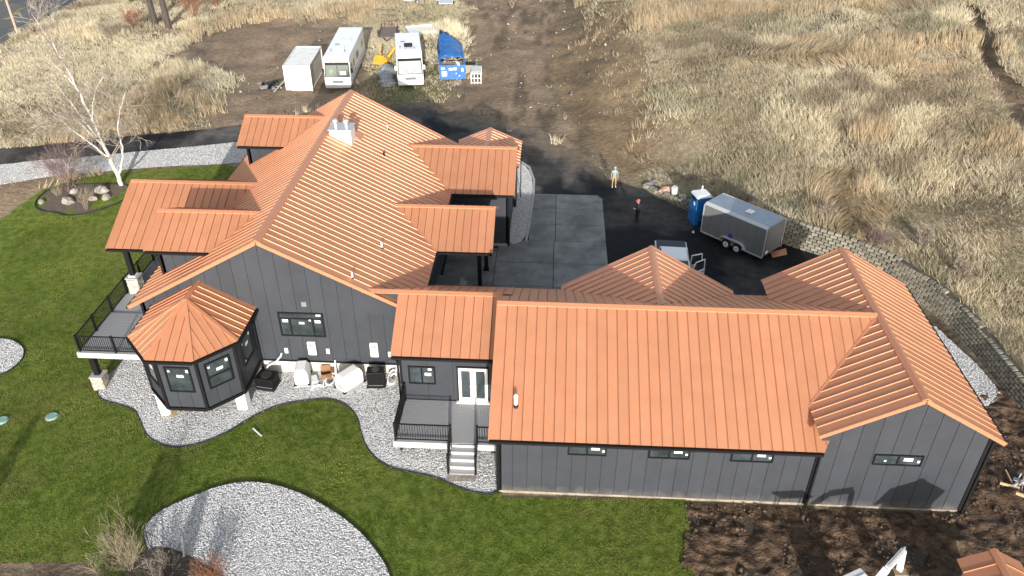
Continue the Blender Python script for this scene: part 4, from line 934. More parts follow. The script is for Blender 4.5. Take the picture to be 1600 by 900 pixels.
RVW = mat('motorhome_white', (.86, .86, .85), rough=.35, col2=(.80, .80, .79), scale=1, coat=.3); RVG = mat('motorhome_grey', (.42, .43, .45), rough=.4)
def motorhome(loc, rz, W, Ln, H, label, style):
    t = thing('motorhome', label, 'motorhome', loc, rz); w = W/2; f = -Ln/2; r = Ln/2
    prof = [(f+.05, .45), (f-.05, .8), (f-.02, 1.2), (f+.06, 1.38), (f+.38, 2.72), (f+.05, 2.86), (f+.15, H-.2), (f+.6, H), (r-.1, H), (r, H-.15), (r, .45)] if style == 1 else [(f+.05, .4), (f-.05, .8), (f+.0, 1.2), (f+.12, 1.32), (f+.95, 2.62), (f+1.0, 2.7), (f+1.15, H-.3), (f+1.7, H), (r-.1, H), (r, H-.12), (r, .45)]
    m = MB(); m.prism([(-w, y, z) for y, z in prof], (W, 0, 0)); m.build('body', RVW, t, bevel=.05)
    a, b = (prof[3], prof[4]); d = Vector((0, b[0]-a[0], b[1]-a[1])); n = Vector((0, -d.z, d.y)).normalized()*.012
    A = Vector((0, a[0], a[1]))+d*.04; B = Vector((0, b[0], b[1]))-d*.03; m = MB()
    m.prism([A+Vector((-w*.9, 0, 0))+n, A+Vector((w*.9, 0, 0))+n, B+Vector((w*.86, 0, 0))+n, B+Vector((-w*.86, 0, 0))+n], n*1.4); ws = m.build('windscreen', GLASSW if style == 1 else BLINDW, t)
    m = MB(); m.prism([A+Vector((-w*.97, 0, 0))+n*.4-d*.035, A+Vector((w*.97, 0, 0))+n*.4-d*.035, B+Vector((w*.93, 0, 0))+n*.4+d*.03, B+Vector((-w*.93, 0, 0))+n*.4+d*.03], n*.5); m.build('windscreen_seal', BLACK, ws)
    for q0, q1, z0_, z1_ in (((.2, .7, .12, .38), (-.6, -.3, .2, .5)) if style == 1 else ()):
        m = MB(); m.prism([A+Vector((w*q0, 0, 0))+n*2.5+d*z0_, A+Vector((w*q1, 0, 0))+n*2.5+d*z0_, A+Vector((w*q1*.95, 0, 0))+n*2.5+d*z1_, A+Vector((w*q0, 0, 0))+n*2.5+d*z1_], n*.2); m.build('cloth_and_reflection', BLINDW if q0 > 0 else mat('green_reflection', (.12, .20, .15), rough=.2), ws)  # pale cloth piece, and a green patch painted on as a reflection
    m = MB(); m.bar(A+n*2.2, B+n*2.2, .05, .02); m.build('centre_pillar', BLACK, ws) if style == 1 else None
    m = MB(); m.prism([B+Vector((-w*.86, 0, 0))+n*2.6-d*.14, B+Vector((w*.86, 0, 0))+n*2.6-d*.14, B+Vector((w*.86, 0, 0))+n*2.6, B+Vector((-w*.86, 0, 0))+n*2.6], n*.6); m.build('sun_band', BLACK, ws)
    for k in (-1, 1): m = MB(); m.tube([A+Vector((k*.1, 0, 0))+n*2.5, A+d*.35+Vector((k*w*.5, 0, 0))+n*2.5], .012, 5); m.build('wiper', BLACK, ws)
    # grille, bumper, lamps
    m = MB(); m.box(-w*.42, w*.42, f-.06, f+.02, .85, 1.1); g = m.build('grille', BLACK, t)
    for k in range(3): m = MB(); m.box(-w*.4, w*.4, f-.08, f-.061, .88+k*.075, .91+k*.075); m.build('grille_bar', STEEL, g)
    m = MB(); m.box(-w*.97, w*.97, f-.14, f+.05, .38, .66); m.build('bumper', RVW if style == 2 else RVG, t, bevel=.04)
    for s_ in (-1, 1):
        m = MB(); m.box(s_*w*.75-.16, s_*w*.75+.16, f-.045, f+.03, .86, 1.12); m.build('headlight', mat('lamp_lens', (.6, .6, .58), rough=.15), t, bevel=.02)
        m = MB(); m.box(s_*(w+.02), s_*(w+.22), f+.35, f+.5, 1.7, 2.1) if s_ > 0 else m.box(-w-.22, -w-.02, f+.35, f+.5, 1.7, 2.1); m.build('mirror', BLACK if style == 1 else WPLAST, t)
        x = s_*(w+.006); wx = lambda y0, y1, z0, z1, mm, nm: (lambda q: (q.box(min(x, x+s_*.02), max(x, x+s_*.02), y0, y1, z0, z1), q.build(nm, mm, t)))(MB())
        wx(f+.75, f+1.6, 1.6, 2.4, GLASS, 'side_window')
        for y0, y1 in ((f+2.4, f+3.2), (f+4.6, f+5.9), (r-2.2, r-1.2)):
            if y1 < r-.3: wx(y0, y1, 1.7, 2.35, GLASS, 'side_window')
        wx(f+.3, r-.1, .5, .95, RVG, 'side_skirt'); wx(f+.4, r-.2, 1.15, 1.28, RVG, 'stripe')
        for y in (f+1.5, r-2.6): wheel(t, s_*(w-.16), y, .42, .42, .28)
    for k, (y, s_, hh) in enumerate(((f+3.0, .3, .18), (f+5.6, .28, .14))):
        if y > r-1: continue
        q = MB(); q.box(-.4+.3*k, .4+.3*k, y-.4, y+.4, H, H+hh); q.build('roof_vent', BLACK if k == 0 and style == 2 else RVW, t, bevel=.04)
    q = MB(); q.box(-.7, -.3, f+4.2, f+4.5, H, H+.06); q.box(.5, .62, f+2, f+2.3, H, H+.1); q.cyl((-.8, f+2.2, H), .06, .25, 8); q.build('roof_fittings', GREYV, t)
z_ = tz1(-19.7, 55.8); motorhome((-19.45, 56.0, z_), rad(4.5), 2.5, 10.6, 3.25, 'long white motorhome with bare green windscreen beside the shipping container', 1)
motorhome((-12.55, 54.0, tz1(-12.5, 54)), rad(11), 2.45, 7.6, 3.2, 'white motorhome with black roof hatch and pale blind behind its windscreen', 2)

BLUE = mat('dumpster_blue', (.03, .13, .36), rough=.5, col2=(.05, .17, .42), scale=2, objvar=.05); TARPB = mat('blue_tarp', (.025, .15, .42), rough=.45, col2=(.015, .09, .28), scale=1.5, bump=.5, bscale=3, bdist=.1)
t = thing('dumpster', 'blue roll-off dumpster of building scraps half covered by a blue tarp', 'dumpster', G(-8.6, 55.9), rad(9))
w, l, h = 1.2, 3.4, 1.55
m = MB()
for q in ((-w, -w+.07, -l, l, .2, h), (w-.07, w, -l, l, .2, h), (-w+.07, w-.07, -l, -l+.07, .2, h), (-w+.07, w-.07, l-.07, l, .2, h), (-w+.07, w-.07, -l+.07, l-.07, .2, .3)): m.box(*q)
m.build('bin', BLUE, t)
for s_ in (-1, 1):
    for k in range(9): m = MB(); y = -l+.2+k*.82; m.box(min(s_*w, s_*(w+.08)), max(s_*w, s_*(w+.08)), y, y+.1, .25, h-.05); m.build('side_rib', BLUE, t)
    m = MB(); m.box(min(s_*(w-.1), s_*(w+.09)), max(s_*(w-.1), s_*(w+.09)), -l, l, h, h+.08); m.build('top_rim', BLUE, t)
m = MB(); m.box(-w, w, -l-.05, -l, h-.08, h+.08); m.box(-.08, .08, -l-.06, -l, .25, h-.1); m.build('tailgate_bar', BLUE, t)
for (a, b, c, d) in ((-1.05, -.55, .55, 1.05), (-.35, 0, 1.1, 1.35), (.1, .4, 1.12, 1.4), (.85, 1.05, .95, 1.3), (-1.1, -.75, 1.2, 1.4), (.3, .42, .75, .85), (.6, .72, .5, .6)): m = MB(); m.box(a, b, -l-.066, -l-.061, c, d); m.build('worn_patch' if d-c < .3 else 'white_notice', STICK, t)
for s_ in (-1, 1): m = MB(); m.tube([(s_*.9-.1, -l+.2, .1), (s_*.9+.1, -l+.2, .1)], .12, 10); m.build('roller', RUBBER, t)
N = 14; V = []; F = []
for i in range(N+1):
    for j in range(9):
        y = -1.5+.9*(j/8)+(5.0-.9*(j/8))*i/N; x = -1.28+2.56*j/8; z = h+.08+(.15+1.15*i/N)*max(.03, math.cos(.5*math.pi*j/8))**1.2*(.7+.6*vnoise(np.array([i*.8]), np.array([j*1.1]), 1.0)[0])
        if i == 0: z -= .15
        if j == 8: z = h-.12+.1*math.sin(i*1.9)
        if j == 0: z = h-.1+.25*math.sin(i*1.3)
        V.append((x+.10*math.sin(i*1.7)*(j == 0), y+.25*math.sin(j*2.3)*(i == 0), z))
for i in range(N):
    for j in range(8): a = i*9+j; F.append((a, a+1, a+10, a+9))
m = MB(); m.add(V, F); tp = m.build('tarp', TARPB, t, smooth=True)
sm_ = tp.modifiers.new('thick', 'SOLIDIFY'); sm_.thickness = .02
for k in range(26):
    m = MB(); a = Vector((random.uniform(-.9, .9), random.uniform(-3.2, -1.0), random.uniform(1.2, 1.85))); d = Vector((random.uniform(-.6, .6), random.uniform(-.6, .6), random.uniform(-.2, .25)))
    m.bar(a, a+d, random.uniform(.08, .3), .03); m.build('scrap_piece', random.choice([WOODM, WOODM, WPLAST, CARD, GREYV]), t)
m = MB(); m.box(-1.1, 1.1, -3.3, -.6, .35, 1.15); m.build('scrap_fill', mat('scrap_fill', (.25, .18, .11), rough=.9, col2=(.5, .45, .38), scale=4, bump=.8, bscale=6), t)

t = thing('steel_rack', 'pale steel rack with square openings standing beside the blue dumpster', 'rack', G(-5.85, 53.6), rad(4)); m = MB()
m.box(-.5, .5, -.7, 1.2, .95, 1.0); m.build('top_panel', mat('rack_white', (.6, .62, .63), rough=.5), t)
for x in (-.48, -.16, .16, .48): m = MB(); m.box(x-.04, x+.04, -1.3, -1.2, 0, 1.05); m.box(x-.03, x+.03, -1.25, -.7, .9, .96); m.build('upright', WHITE, t)
for z in (.1, .55, 1.0): m = MB(); m.box(-.52, .52, -1.24, -1.19, z-.04, z+.04); m.build('cross_bar', WHITE, t)
for x in (-.48, .48): m = MB(); m.box(x-.04, x+.04, 1.1, 1.2, 0, .95); m.build('upright', WHITE, t)
t = thing('utility_box', 'low grey green utility box with a dark open top behind the steel rack', 'box', G(-6.6, 55.7), rad(6)); m = MB(); m.box(-.8, .7, -.5, .5, 0, .8); m.build('casing', mat('grey_green', (.26, .27, .2), rough=.7, col2=(.36, .33, .25), scale=3), t, bevel=.04); m = MB(); m.box(-.6, .5, -.35, .35, .8, .84); m.build('lid', BLACK, t)
m = MB(); m.box(-.82, -.5, -.55, -.5, .1, .5); m.build('red_panel', mat('red_panel', (.35, .05, .04)), t)
# flatbed and rusty trailers
t = thing('flatbed_trailer', 'white flat deck trailer parked behind the motorhome with the roof hatch', 'trailer', G(-13.4, 67.4), rad(20)); m = MB(); m.box(-1.5, 1.5, -1.3, 1.3, .6, .7); m.build('deck', WHITE, t)
for s_ in (-1, 1): m = MB(); m.box(-1.5, 1.5, s_*1.3-.05, s_*1.3+.05, .55, .82); m.build('side_rail', WHITE, t)
for x in (-.4, .5):
    for s_ in (-1, 1): wheel(t, x, s_*1.15, .33, .33, .2, axis='y')
m = MB(); m.bar((1.5, .5, .55), (2.6, 0, .45), .08, .1); m.bar((1.5, -.5, .55), (2.6, 0, .45), .08, .1); m.build('drawbar', STEEL, t)
RUST = mat('rusty_steel', (.09, .05, .035), rough=.85, col2=(.16, .10, .07), scale=4)
t = thing('utility_trailer', 'rusty utility trailer with a tall mesh ramp gate in the dry grass', 'trailer', G(-17.2, 67.6), rad(6)); m = MB(); m.box(-.9, .9, -2.0, 2.0, .45, .52); m.build('bed', mat('weathered_planks', (.14, .115, .10), rough=.9, col2=(.22, .18, .16), scale=2, stretch=(8, 1, 1)), t)
for s_ in (-1, 1):
    m = MB(); m.bar((s_*.92, -2, .85), (s_*.92, 2, .85), .06, .06); m.bar((s_*.92, -2, .48), (s_*.92, 2, .48), .06, .12)
    for y in (-2, -1, 0, 1, 2): m.bar((s_*.92, y, .45), (s_*.92, y, .85), .05, .05, up=(0, 1, 0))
    m.build('side_frame', RUST, t); wheel(t, s_*1.1, -.4, .34, .34, .2); m = MB(); m.box(s_*1.1-.14, s_*1.1+.14, -.85, .05, .70, .74); m.build('mudguard', RUST, t)
m = MB()
for x in np.linspace(-.9, .9, 7): m.bar((x, 2.0, .5), (x, 2.1, 1.9), .03, .03, up=(0, 1, 0))
for z in (.5, 1.2, 1.9): m.bar((-.9, 2.05, z), (.9, 2.05, z), .05, .05)
m.build('ramp_gate', RUST, t); m = MB(); m.bar((-.5, -2, .45), (0, -3.2, .42), .07, .1); m.bar((.5, -2, .45), (0, -3.2, .42), .07, .1); m.build('drawbar', RUST, t)
YELM = mat('machine_yellow', (.62, .36, .03), rough=.5, col2=(.48, .26, .03), scale=3)
t = thing('tractor_implement', 'yellow backhoe attachment with a raised arm lying in the grass between the motorhomes', 'attachment', G(-16.0, 58.8), rad(-15)); m = MB(); m.box(-.9, .5, -.6, .4, .1, .75); m.box(-.7, .3, -.75, -.55, .2, 1.0); m.build('frame', YELM, t, bevel=.05)
m = MB(); m.bar((.3, 0, .6), (1.1, .5, 1.7), .3, .25); m.bar((-.6, .2, .7), (-.9, .8, 1.6), .18, .2); m.build('boom', YELM, t)
m = MB(); m.prism([(-.95, -.9, .05), (-.95, -.5, .05), (-.95, -.45, .7), (-.95, -.6, .75)], (1.3, 0, 0)); m.build('bucket', YELM, t)
for x in (-.7, .2): m = MB(); m.tube([(x, -.5, .85), (x+.2, .2, 1.2)], .05, 8); m.build('ram', STEEL, t)
TG = mat('grey_tarp', (.20, .22, .24), rough=.5, col2=(.34, .36, .38), scale=2, bump=.8, bscale=4, bdist=.1)
for (x, y, r, l) in ((-14.75, 54.2, (1.1, 1.5, .75), 'large heap under a crumpled grey tarp beside the motorhome with the roof hatch'), (-14.3, 51.6, (.85, .7, .5), 'small heap under a grey tarp in front of the large tarped heap')):
    P = G(x, y); o = rock('tarped_heap', (P[0], P[1], P[2]+.2), r, TG, l, 'heap', None, sub=3); o.rotation_euler = (0, 0, 0)
# scrap by the container
t = thing('scrap_heap', 'heap of black and grey scrap parts beside the container doors', 'scrap heap', G(-26.0, 51.6), .3)
for k in range(16):
    m = MB(); a = Vector((random.uniform(-1, .8), random.uniform(-.8, .8), random.uniform(.05, .5))); d = Vector((random.uniform(-.6, .6), random.uniform(-.6, .6), random.uniform(-.05, .2))); m.bar(a, a+d, random.uniform(.15, .45), random.uniform(.06, .25)); m.build('scrap_piece', random.choice([BLACK, GREYV, STEEL, RUBBER]), t)
P = G(-24.9, 50.9); m = MB(); m.bar((-.4, -.8, .1), (.3, .8, .75), .12, .06); m.build('grey_board', CONCL, None, label='grey board leaning beside the container doors', cat='board', loc=P)
# far boat and silver trailer
t = thing('covered_boat', 'small boat under a dark blue cover on the far grass', 'boat', G(-15.9, 83.0), rad(-62)); m = MB()
sec = [(-2.2, .75, .55), (-1, .95, .6), (.6, .9, .65), (1.8, .45, .75), (2.5, .04, .9)]; V = []; F = []
for y, hw, hh in sec: V += [(0, y, .25+(.15 if y > 2 else 0)), (hw*.8, y, .45), (hw, y, .45+hh), (-hw, y, .45+hh), (-hw*.8, y, .45)]
for i in range(len(sec)-1):
    for j in range(5): F.append((i*5+j, i*5+(j+1) % 5, i*5+5+(j+1) % 5, i*5+5+j))
m.add(V, F+[(0, 1, 2, 3, 4)]); m.build('hull', WHITE, t, smooth=False); m = MB(); V = []; F = []
for y, hw, hh in sec: V += [(hw*1.03, y, .42+hh), (hw*.5, y, .75+hh), (-hw*.5, y, .75+hh), (-hw*1.03, y, .42+hh)]
for i in range(len(sec)-1):
    for j in range(3): F.append((i*4+j, i*4+j+1, i*4+5+j, i*4+4+j))
m.add(V, F+[(0, 1, 2, 3)]); m.build('cover', mat('dark_blue_cover', (.012, .016, .03), rough=.6), t)
for s_ in (-1, 1): wheel(t, s_*.85, -.7, .28, .28, .18)
m = MB(); m.bar((0, 2.2, .35), (0, 3.6, .35), .1, .1); m.bar((-.5, -2, .3), (-.5, 2, .3), .08, .08); m.bar((.5, -2, .3), (.5, 2, .3), .08, .08); m.build('boat_trailer', STEEL, t)
t = thing('silver_trailer', 'silver flat trailer with white mudguards beside the covered boat', 'trailer', G(-12.2, 80.6), rad(-84)); m = MB(); m.box(-1.6, 1.6, -.85, .85, .5, .6); m.build('deck', mat('aluminium_deck', (.55, .57, .6), rough=.45), t)
for s_ in (-1, 1): wheel(t, -.2, s_*1.0, .3, .3, .18, axis='y'); m = MB(); m.box(-.7, .3, s_*1.05-.2, s_*1.05+.2, .62, .7); m.build('mudguard', WHITE, t, bevel=.03); m = MB(); m.bar((-1.6, s_*.85, .7), (1.6, s_*.85, .7), .06, .14); m.build('side_rail', WHITE, t)
m = MB(); m.bar((1.6, 0, .5), (2.7, 0, .45), .1, .1); m.build('drawbar', STEEL, t)

# enclosed cargo trailer
TRG = mat('trailer_grey', (.20, .205, .205), rough=.38, metal=.15, col2=(.18, .185, .185), scale=.8, coat=.2); TRROOF = mat('trailer_roof', (.30, .35, .40), rough=.35, metal=.5, col2=(.26, .30, .35), scale=1.5); ALU = mat('aluminium_trim', (.62, .63, .63), rough=.35, metal=.4)
ang = math.atan2(19.6-22.82, 15.28-11.96)
t = thing('cargo_trailer', 'grey enclosed cargo trailer with pale roof hatch parked at the retaining wall', 'trailer', (14.3, 22.05, .05), ang)
L2, W2 = 2.32, 1.08
m = MB(); m.box(-L2, L2, -W2, W2, .42, 2.38); m.build('body', TRG, t, bevel=.02)
for x in np.linspace(-L2, L2, 8)[1:-1]: m = MB(); m.box(x-.015, x+.015, -W2-.008, -W2-.002, .5, 2.3); m.build('panel_seam', mat('seam_grey', (.13, .13, .13)), t)
m = MB(); m.prism([(-L2, -W2, 2.38), (-L2, -W2+.22, 2.52), (-L2, W2-.22, 2.52), (-L2, W2, 2.38)], (2*L2, 0, 0)); m.build('roof', TRROOF, t)
for s_ in (-1, 1):
    m = MB(); m.bar((-L2, s_*(W2-.10), 2.46), (L2, s_*(W2-.10), 2.46), .26, .05, up=(0, s_*.5, .8)); m.build('roof_trim', ALU, t); m = MB(); m.box(-L2-.01, L2+.01, s_*W2-.03, s_*W2+.03, .36, .46); m.build('base_trim', ALU, t)
for x in (-L2, L2):
    for s_ in (-1, 1): m = MB(); m.box(x-.03, x+.03, s_*W2-.03, s_*W2+.03, .42, 2.4); m.build('corner_trim', ALU, t)
m = MB(); m.box(.15, .6, -.25, .2, 2.52, 2.6); m.build('roof_hatch', WPLAST, t, bevel=.02)
for x in (-.28, .52):
    for s_ in (-1, 1): wheel(t, x, s_*(W2+.02), .33, .34, .2, rim=WHITE, axis='y')
m = MB(); pts = [(-.85, .52), (-.72, .72), (-.5, .82), (.74, .82), (.98, .70), (1.1, .5)]
for a, b in zip(pts[:-1], pts[1:]): m.bar((a[0], -W2-.11, a[1]), (b[0], -W2-.11, b[1]), .22, .03)
m.build('mudguard', ALU, t); m = MB(); m.box(-.25, .05, -W2-.025, -W2-.003, .84, 1.1); m.build('blue_tape_patch', mat('blue_patch', (.02, .03, .25)), t)
for a_, b_ in ((-L2-.03, -L2-.002), (L2+.002, L2+.03)): m = MB(); m.box(a_, b_, -.92, .92, .5, 2.3); m.build('end_door', TRG, t)
m = MB(); m.box(L2+.031, L2+.04, -.9, -.55, .62, .78); m.build('number_plate', STICK, t)
for s_ in (-.93, .93): m = MB(); m.box(L2+.03, L2+.05, s_-.05, s_+.05, .6, .85); m.build('tail_light', mat('red_lens', (.3, .01, .01), rough=.2), t)
m = MB(); m.bar((-L2, -.6, .4), (-L2-1.1, 0, .42), .08, .1); m.bar((-L2, .6, .4), (-L2-1.1, 0, .42), .08, .1); m.cyl((-L2-.9, 0, .0), .04, .8, 8); m.build('drawbar', BLACK, t)
ORG = mat('orange_sheet', (.48, .14, .05), rough=.6, col2=(.4, .11, .04), scale=2)
m = MB(); m.prism([(0, 0, 0), (1.1, .15, 0), (1.3, .75, .1), (.1, .55, .05)], (0, 0, .02)); m.build('roof_offcut', COPPER, None, label='copper orange sheet metal offcut lying behind the cargo trailer', cat='metal sheet', loc=(16.1, 20.4, .06), rz=.25)
# portable toilet
PB = mat('toilet_blue', (.015, .14, .42), rough=.45, col2=(.02, .18, .48), scale=1.5); PL = mat('toilet_roof', (.72, .74, .76), rough=.5)
t = thing('portable_toilet', 'blue portable toilet with white roof beside the cargo trailer', 'portable toilet', (12.0, 24.85, .04), rad(16))
m = MB(); m.hexa([(-.55, -.55, .12), (.55, -.55, .12), (.55, .55, .12), (-.55, .55, .12), (-.5, -.5, 2.1), (.5, -.5, 2.1), (.5, .5, 2.1), (-.5, .5, 2.1)]); m.build('cabin', PB, t, bevel=.04)
m = MB(); m.box(-.6, .6, -.6, .6, 0, .12); m.build('skid_base', mat('toilet_base', (.03, .05, .1)), t); m = MB(); m.hexa([(-.58, -.58, 2.1), (.58, -.58, 2.1), (.58, .58, 2.1), (-.58, .58, 2.1), (-.45, -.45, 2.28), (.45, -.45, 2.28), (.45, .45, 2.28), (-.45, .45, 2.28)]); m.build('roof', PL, t, bevel=.03)
m = MB(); m.cyl((.2, .42, 2.1), .05, .45, 10); m.build('vent_stack', WPLAST, t)
m = MB(); m.hexa([(-.36, -.575, .2), (.36, -.575, .2), (.36, -.55, .2), (-.36, -.55, .2), (-.36, -.545, 1.9), (.36, -.545, 1.9), (.36, -.5, 1.9), (-.36, -.5, 1.9)]); dr = m.build('door', PB, t); m = MB(); m.box(.22, .3, -.6, -.57, 1.0, 1.12); m.build('handle', BLACK, dr)
for s_ in (-1, 1): m = MB(); m.box(min(s_*.53, s_*.55), max(s_*.53, s_*.55), -.3, .3, 1.85, 2.0); m.build('vent_grille', BLACK, t)
m = MB(); m.box(-.57, -.552, -.3, -.1, 1.5, 1.75); m.build('notice', STICK, t)
# pickup behind the garage gable
TRW = mat('truck_white', (.80, .81, .82), rough=.3, coat=.5)
t = thing('pickup_truck', 'white pickup with black bed cover and open right-hand doors behind the garage', 'pickup truck', (9.35, 17.3, .05), rad(-3))
m = MB(); pr = [(-2.75, .5), (-2.8, .95), (-2.6, 1.12), (-1.3, 1.22), (2.75, 1.22), (2.8, .5)]; m.prism([(-.98, y, z) for y, z in pr], (1.96, 0, 0)); m.build('body', TRW, t, bevel=.05)
m = MB(); m.hexa([(-.92, -1.35, 1.2), (.92, -1.35, 1.2), (.92, .95, 1.2), (-.92, .95, 1.2), (-.76, -.65, 1.92), (.76, -.65, 1.92), (.76, .8, 1.92), (-.76, .8, 1.92)]); m.build('cab', GLASS, t, bevel=.04)
m = MB(); m.hexa([(-.78, -.7, 1.9), (.78, -.7, 1.9), (.78, .84, 1.9), (-.78, .84, 1.9), (-.7, -.6, 1.98), (.7, -.6, 1.98), (.7, .76, 1.98), (-.7, .76, 1.98)]); m.build('cab_roof', TRW, t, bevel=.025)
for s_ in (-1, 1):
    for a, b in (((-1.33, 1.22), (-.66, 1.92)), ((-.1, 1.22), (-.02, 1.92)), ((.92, 1.22), (.8, 1.92))): m = MB(); m.bar((s_*.93, a[0], a[1]), (s_*.78, b[0], b[1]), .07, .08); m.build('pillar', TRW, t)
m = MB(); m.box(-.9, .9, 1.02, 2.72, 1.22, 1.30); m.build('bed_cover', mat('tonneau_black', (.02, .024, .03), rough=.55), t, bevel=.02)
for y in (-1.75, 1.75):
    for s_ in (-1, 1): wheel(t, s_*.86, y, .4, .4, .26)
def tdoor(hy, ang_, ln, nm):
    d = Vector((math.cos(ang_), math.sin(ang_), 0)); o = Vector((.99, hy, 0)); nrm = Vector((-d.y, d.x, 0))*.04
    m = MB(); m.prism([o+Vector((0, 0, .55)), o+d*ln+Vector((0, 0, .6)), o+d*ln+Vector((0, 0, 1.22)), o+Vector((0, 0, 1.22))], nrm*2); q = m.build(nm, TRW, t, bevel=.01)
    m = MB(); m.prism([o+nrm*2.1+d*.06+Vector((0, 0, .6)), o+nrm*2.1+d*(ln-.06)+Vector((0, 0, .65)), o+nrm*2.1+d*(ln-.06)+Vector((0, 0, 1.18)), o+nrm*2.1+d*.06+Vector((0, 0, 1.18))], nrm*.2); m.build('inner_trim', BLACK, q)
    m = MB(); m.prism([o+nrm*.6+d*.1+Vector((0, 0, 1.22)), o+nrm*.6+d*(ln-.08)+Vector((0, 0, 1.22)), o+nrm*.6+d*(ln-.12)+Vector((0, 0, 1.8)), o+nrm*.6+d*(.35 if nm == 'front_door' else .12)+Vector((0, 0, 1.8))], nrm*.4); m.build('door_glass', GLASS, q)
    m = MB(); w_ = .05; pts = [o+nrm+d*.05+Vector((0, 0, 1.22)), o+nrm+d*(.32 if nm == 'front_door' else .08)+Vector((0, 0, 1.85)), o+nrm+d*(ln-.08)+Vector((0, 0, 1.85)), o+nrm+d*(ln-.03)+Vector((0, 0, 1.22))]
    for a, b in zip(pts[:-1], pts[1:]): m.bar(a, b, w_, w_)
    m.build('door_frame', TRW, q)
    m = MB(); m.bar(o+d*(ln-.25)-nrm*.3+Vector((0, 0, 1.08)), o+d*(ln-.1)-nrm*.3+Vector((0, 0, 1.08)), .03, .04); m.build('handle', BLACK, q)
tdoor(-.95, rad(38), 1.1, 'front_door'); tdoor(-.02, rad(25), .85, 'rear_door')
m = MB(); m.box(1.0, 1.25, -1.15, -1.0, 1.2, 1.45); m.build('mirror', BLACK, t)
for s_ in (-1, 1): m = MB(); m.box(s_*.75-.15, s_*.75+.15, -2.83, -2.74, .85, 1.02); m.build('headlight', MATS['lamp_lens'], t); m = MB(); m.box(s_*.9-.06, s_*.9+.06, 2.78, 2.82, .8, 1.15); m.build('tail_light', MATS['red_lens'], t)
# rubbish on the low end of the wall
P = (10.35, 28.6, .55); 
t = thing('bucket', 'white plastic bucket on the low end of the retaining wall', 'bucket', (10.75, 28.35, tz1(10.75, 28.35))); m = MB(); m.cyl((0, 0, 0), .2, .42, 14, .24); m.build('pail', WPLAST, t); m = MB(); m.tube([(.24*math.cos(a), 0, .42+.0+.18*math.sin(a)) for a in np.linspace(0, math.pi, 9)], .012, 5); m.build('handle', STEEL, t)
o = rock('cardboard_heap', (10.15, 29.0, tz1(10.15, 29.0)+.12), (.55, .4, .32), mat('orange_cardboard', (.40, .16, .07), rough=.8, col2=(.62, .55, .48), scale=3), 'crumpled orange and white packaging beside the white bucket', 'packaging')
m = MB(); m.bar((-.4, 0, .1), (.35, .3, .35), .25, .05); m.bar((-.2, -.2, .1), (.3, .4, .2), .3, .06); m.build('dark_offcuts', GREYV, None, label='dark grey offcuts leaning on the low end of the wall', cat='offcuts', loc=(9.35, 30.1, tz1(9.35, 30.1)))
for k, (x, y, r, l) in enumerate(((9.0, 30.0, .35, 'pale rock at the very end of the retaining wall'), (9.6, 29.1, .28, 'pale rock beside the crumpled packaging'), (11.3, 27.6, .3, 'pale rock between the bucket and the portable toilet'))): rock('rock', (x, y, tz1(x, y)+.15), (r, r*.8, r*.6), ROCK, l, 'rock')
m = MB(); m.cyl((0, 0, 0), .09, .1, 12, .07); m.build('white_cup', WPLAST, None, label='small white cup on the asphalt before the portable toilet', cat='cup', loc=(11.5, 23.4, .04))
# excavator and shed at the mud
EW = mat('machine_white', (.68, .69, .69), rough=.45, col2=(.58, .58, .56), scale=2)
t = thing('mini_excavator', 'white roofed mini excavator with its arm reaching over the mud', 'excavator', (13.15, -5.75, .05), rad(0))
for s_ in (-1, 1):
    m = MB(); pts = [(s_*.55-.15, -.9, .25), (s_*.55-.15, -.75, .05), (s_*.55-.15, .75, .05), (s_*.55-.15, .9, .25), (s_*.55-.15, .75, .48), (s_*.55-.15, -.75, .48)]; m.prism(pts, (.3, 0, 0)); m.build('track', RUBBER, t, bevel=.03)
m = MB(); m.box(-.6, .6, -.8, .5, .55, 1.05); m.build('house', EW, t, bevel=.06)
for x in (-.5, .5):
    for y in (-.65, .45): m = MB(); m.bar((x, y, 1.05), (x, y, 2.2), .06, .06, up=(0, 1, 0)); m.build('canopy_post', BLACK, t)
m = MB(); m.box(-.68, .68, -.78, .65, 2.2, 2.28); rf = m.build('canopy', EW, t, bevel=.03)
for y in (-.45, -.05, .35): m = MB(); m.box(-.6, .6, y-.03, y+.03, 2.281, 2.31); m.build('roof_rib', EW, rf)
rf.rotation_euler = (0, 0, rad(28))
m = MB(); m.box(-.3, .3, -.45, .1, 1.05, 1.45); m.build('seat', BLACK, t, bevel=.05)
A = Vector((.45, .45, .9)); B1 = Vector((1.35, 1.05, 2.05)); C1 = Vector((2.2, 1.85, 2.1)); D1 = Vector((2.3, 1.75, 1.0))
for a, b, nm, w_ in ((A, B1, 'boom', .2), (B1, C1, 'boom', .18), (C1, D1, 'dipper', .15)): m = MB(); m.bar(a, b, w_, w_*1.3); m.build(nm, EW, t)
m = MB(); m.tube([A+Vector((.1, .2, .1)), B1+Vector((.0, .1, -.15))], .05, 8); m.tube([B1+Vector((0, 0, .2)), C1+Vector((0, 0, .2))], .045, 8); m.build('ram', STEEL, t)
m = MB(); q = D1; m.prism([q+Vector((-.25, -.2, .1)), q+Vector((-.25, .1, .12)), q+Vector((-.25, .1, -.35)), q+Vector((-.25, -.25, -.5)), q+Vector((-.25, -.45, -.25))], (.5, 0, 0)); bk = m.build('bucket', mat('bucket_mud', (.28, .2, .12), rough=.8, col2=(.14, .1, .07), scale=5), t)
for x in (-.2, 0, .2): m = MB(); m.bar(q+Vector((x, -.4, -.3)), q+Vector((x, -.6, -.2)), .05, .04); m.build('tooth', STEEL, bk)
t = thing('garden_shed', 'small shed with a copper orange metal gable roof beside the mud', 'shed', (18.05, -6.2, 0))
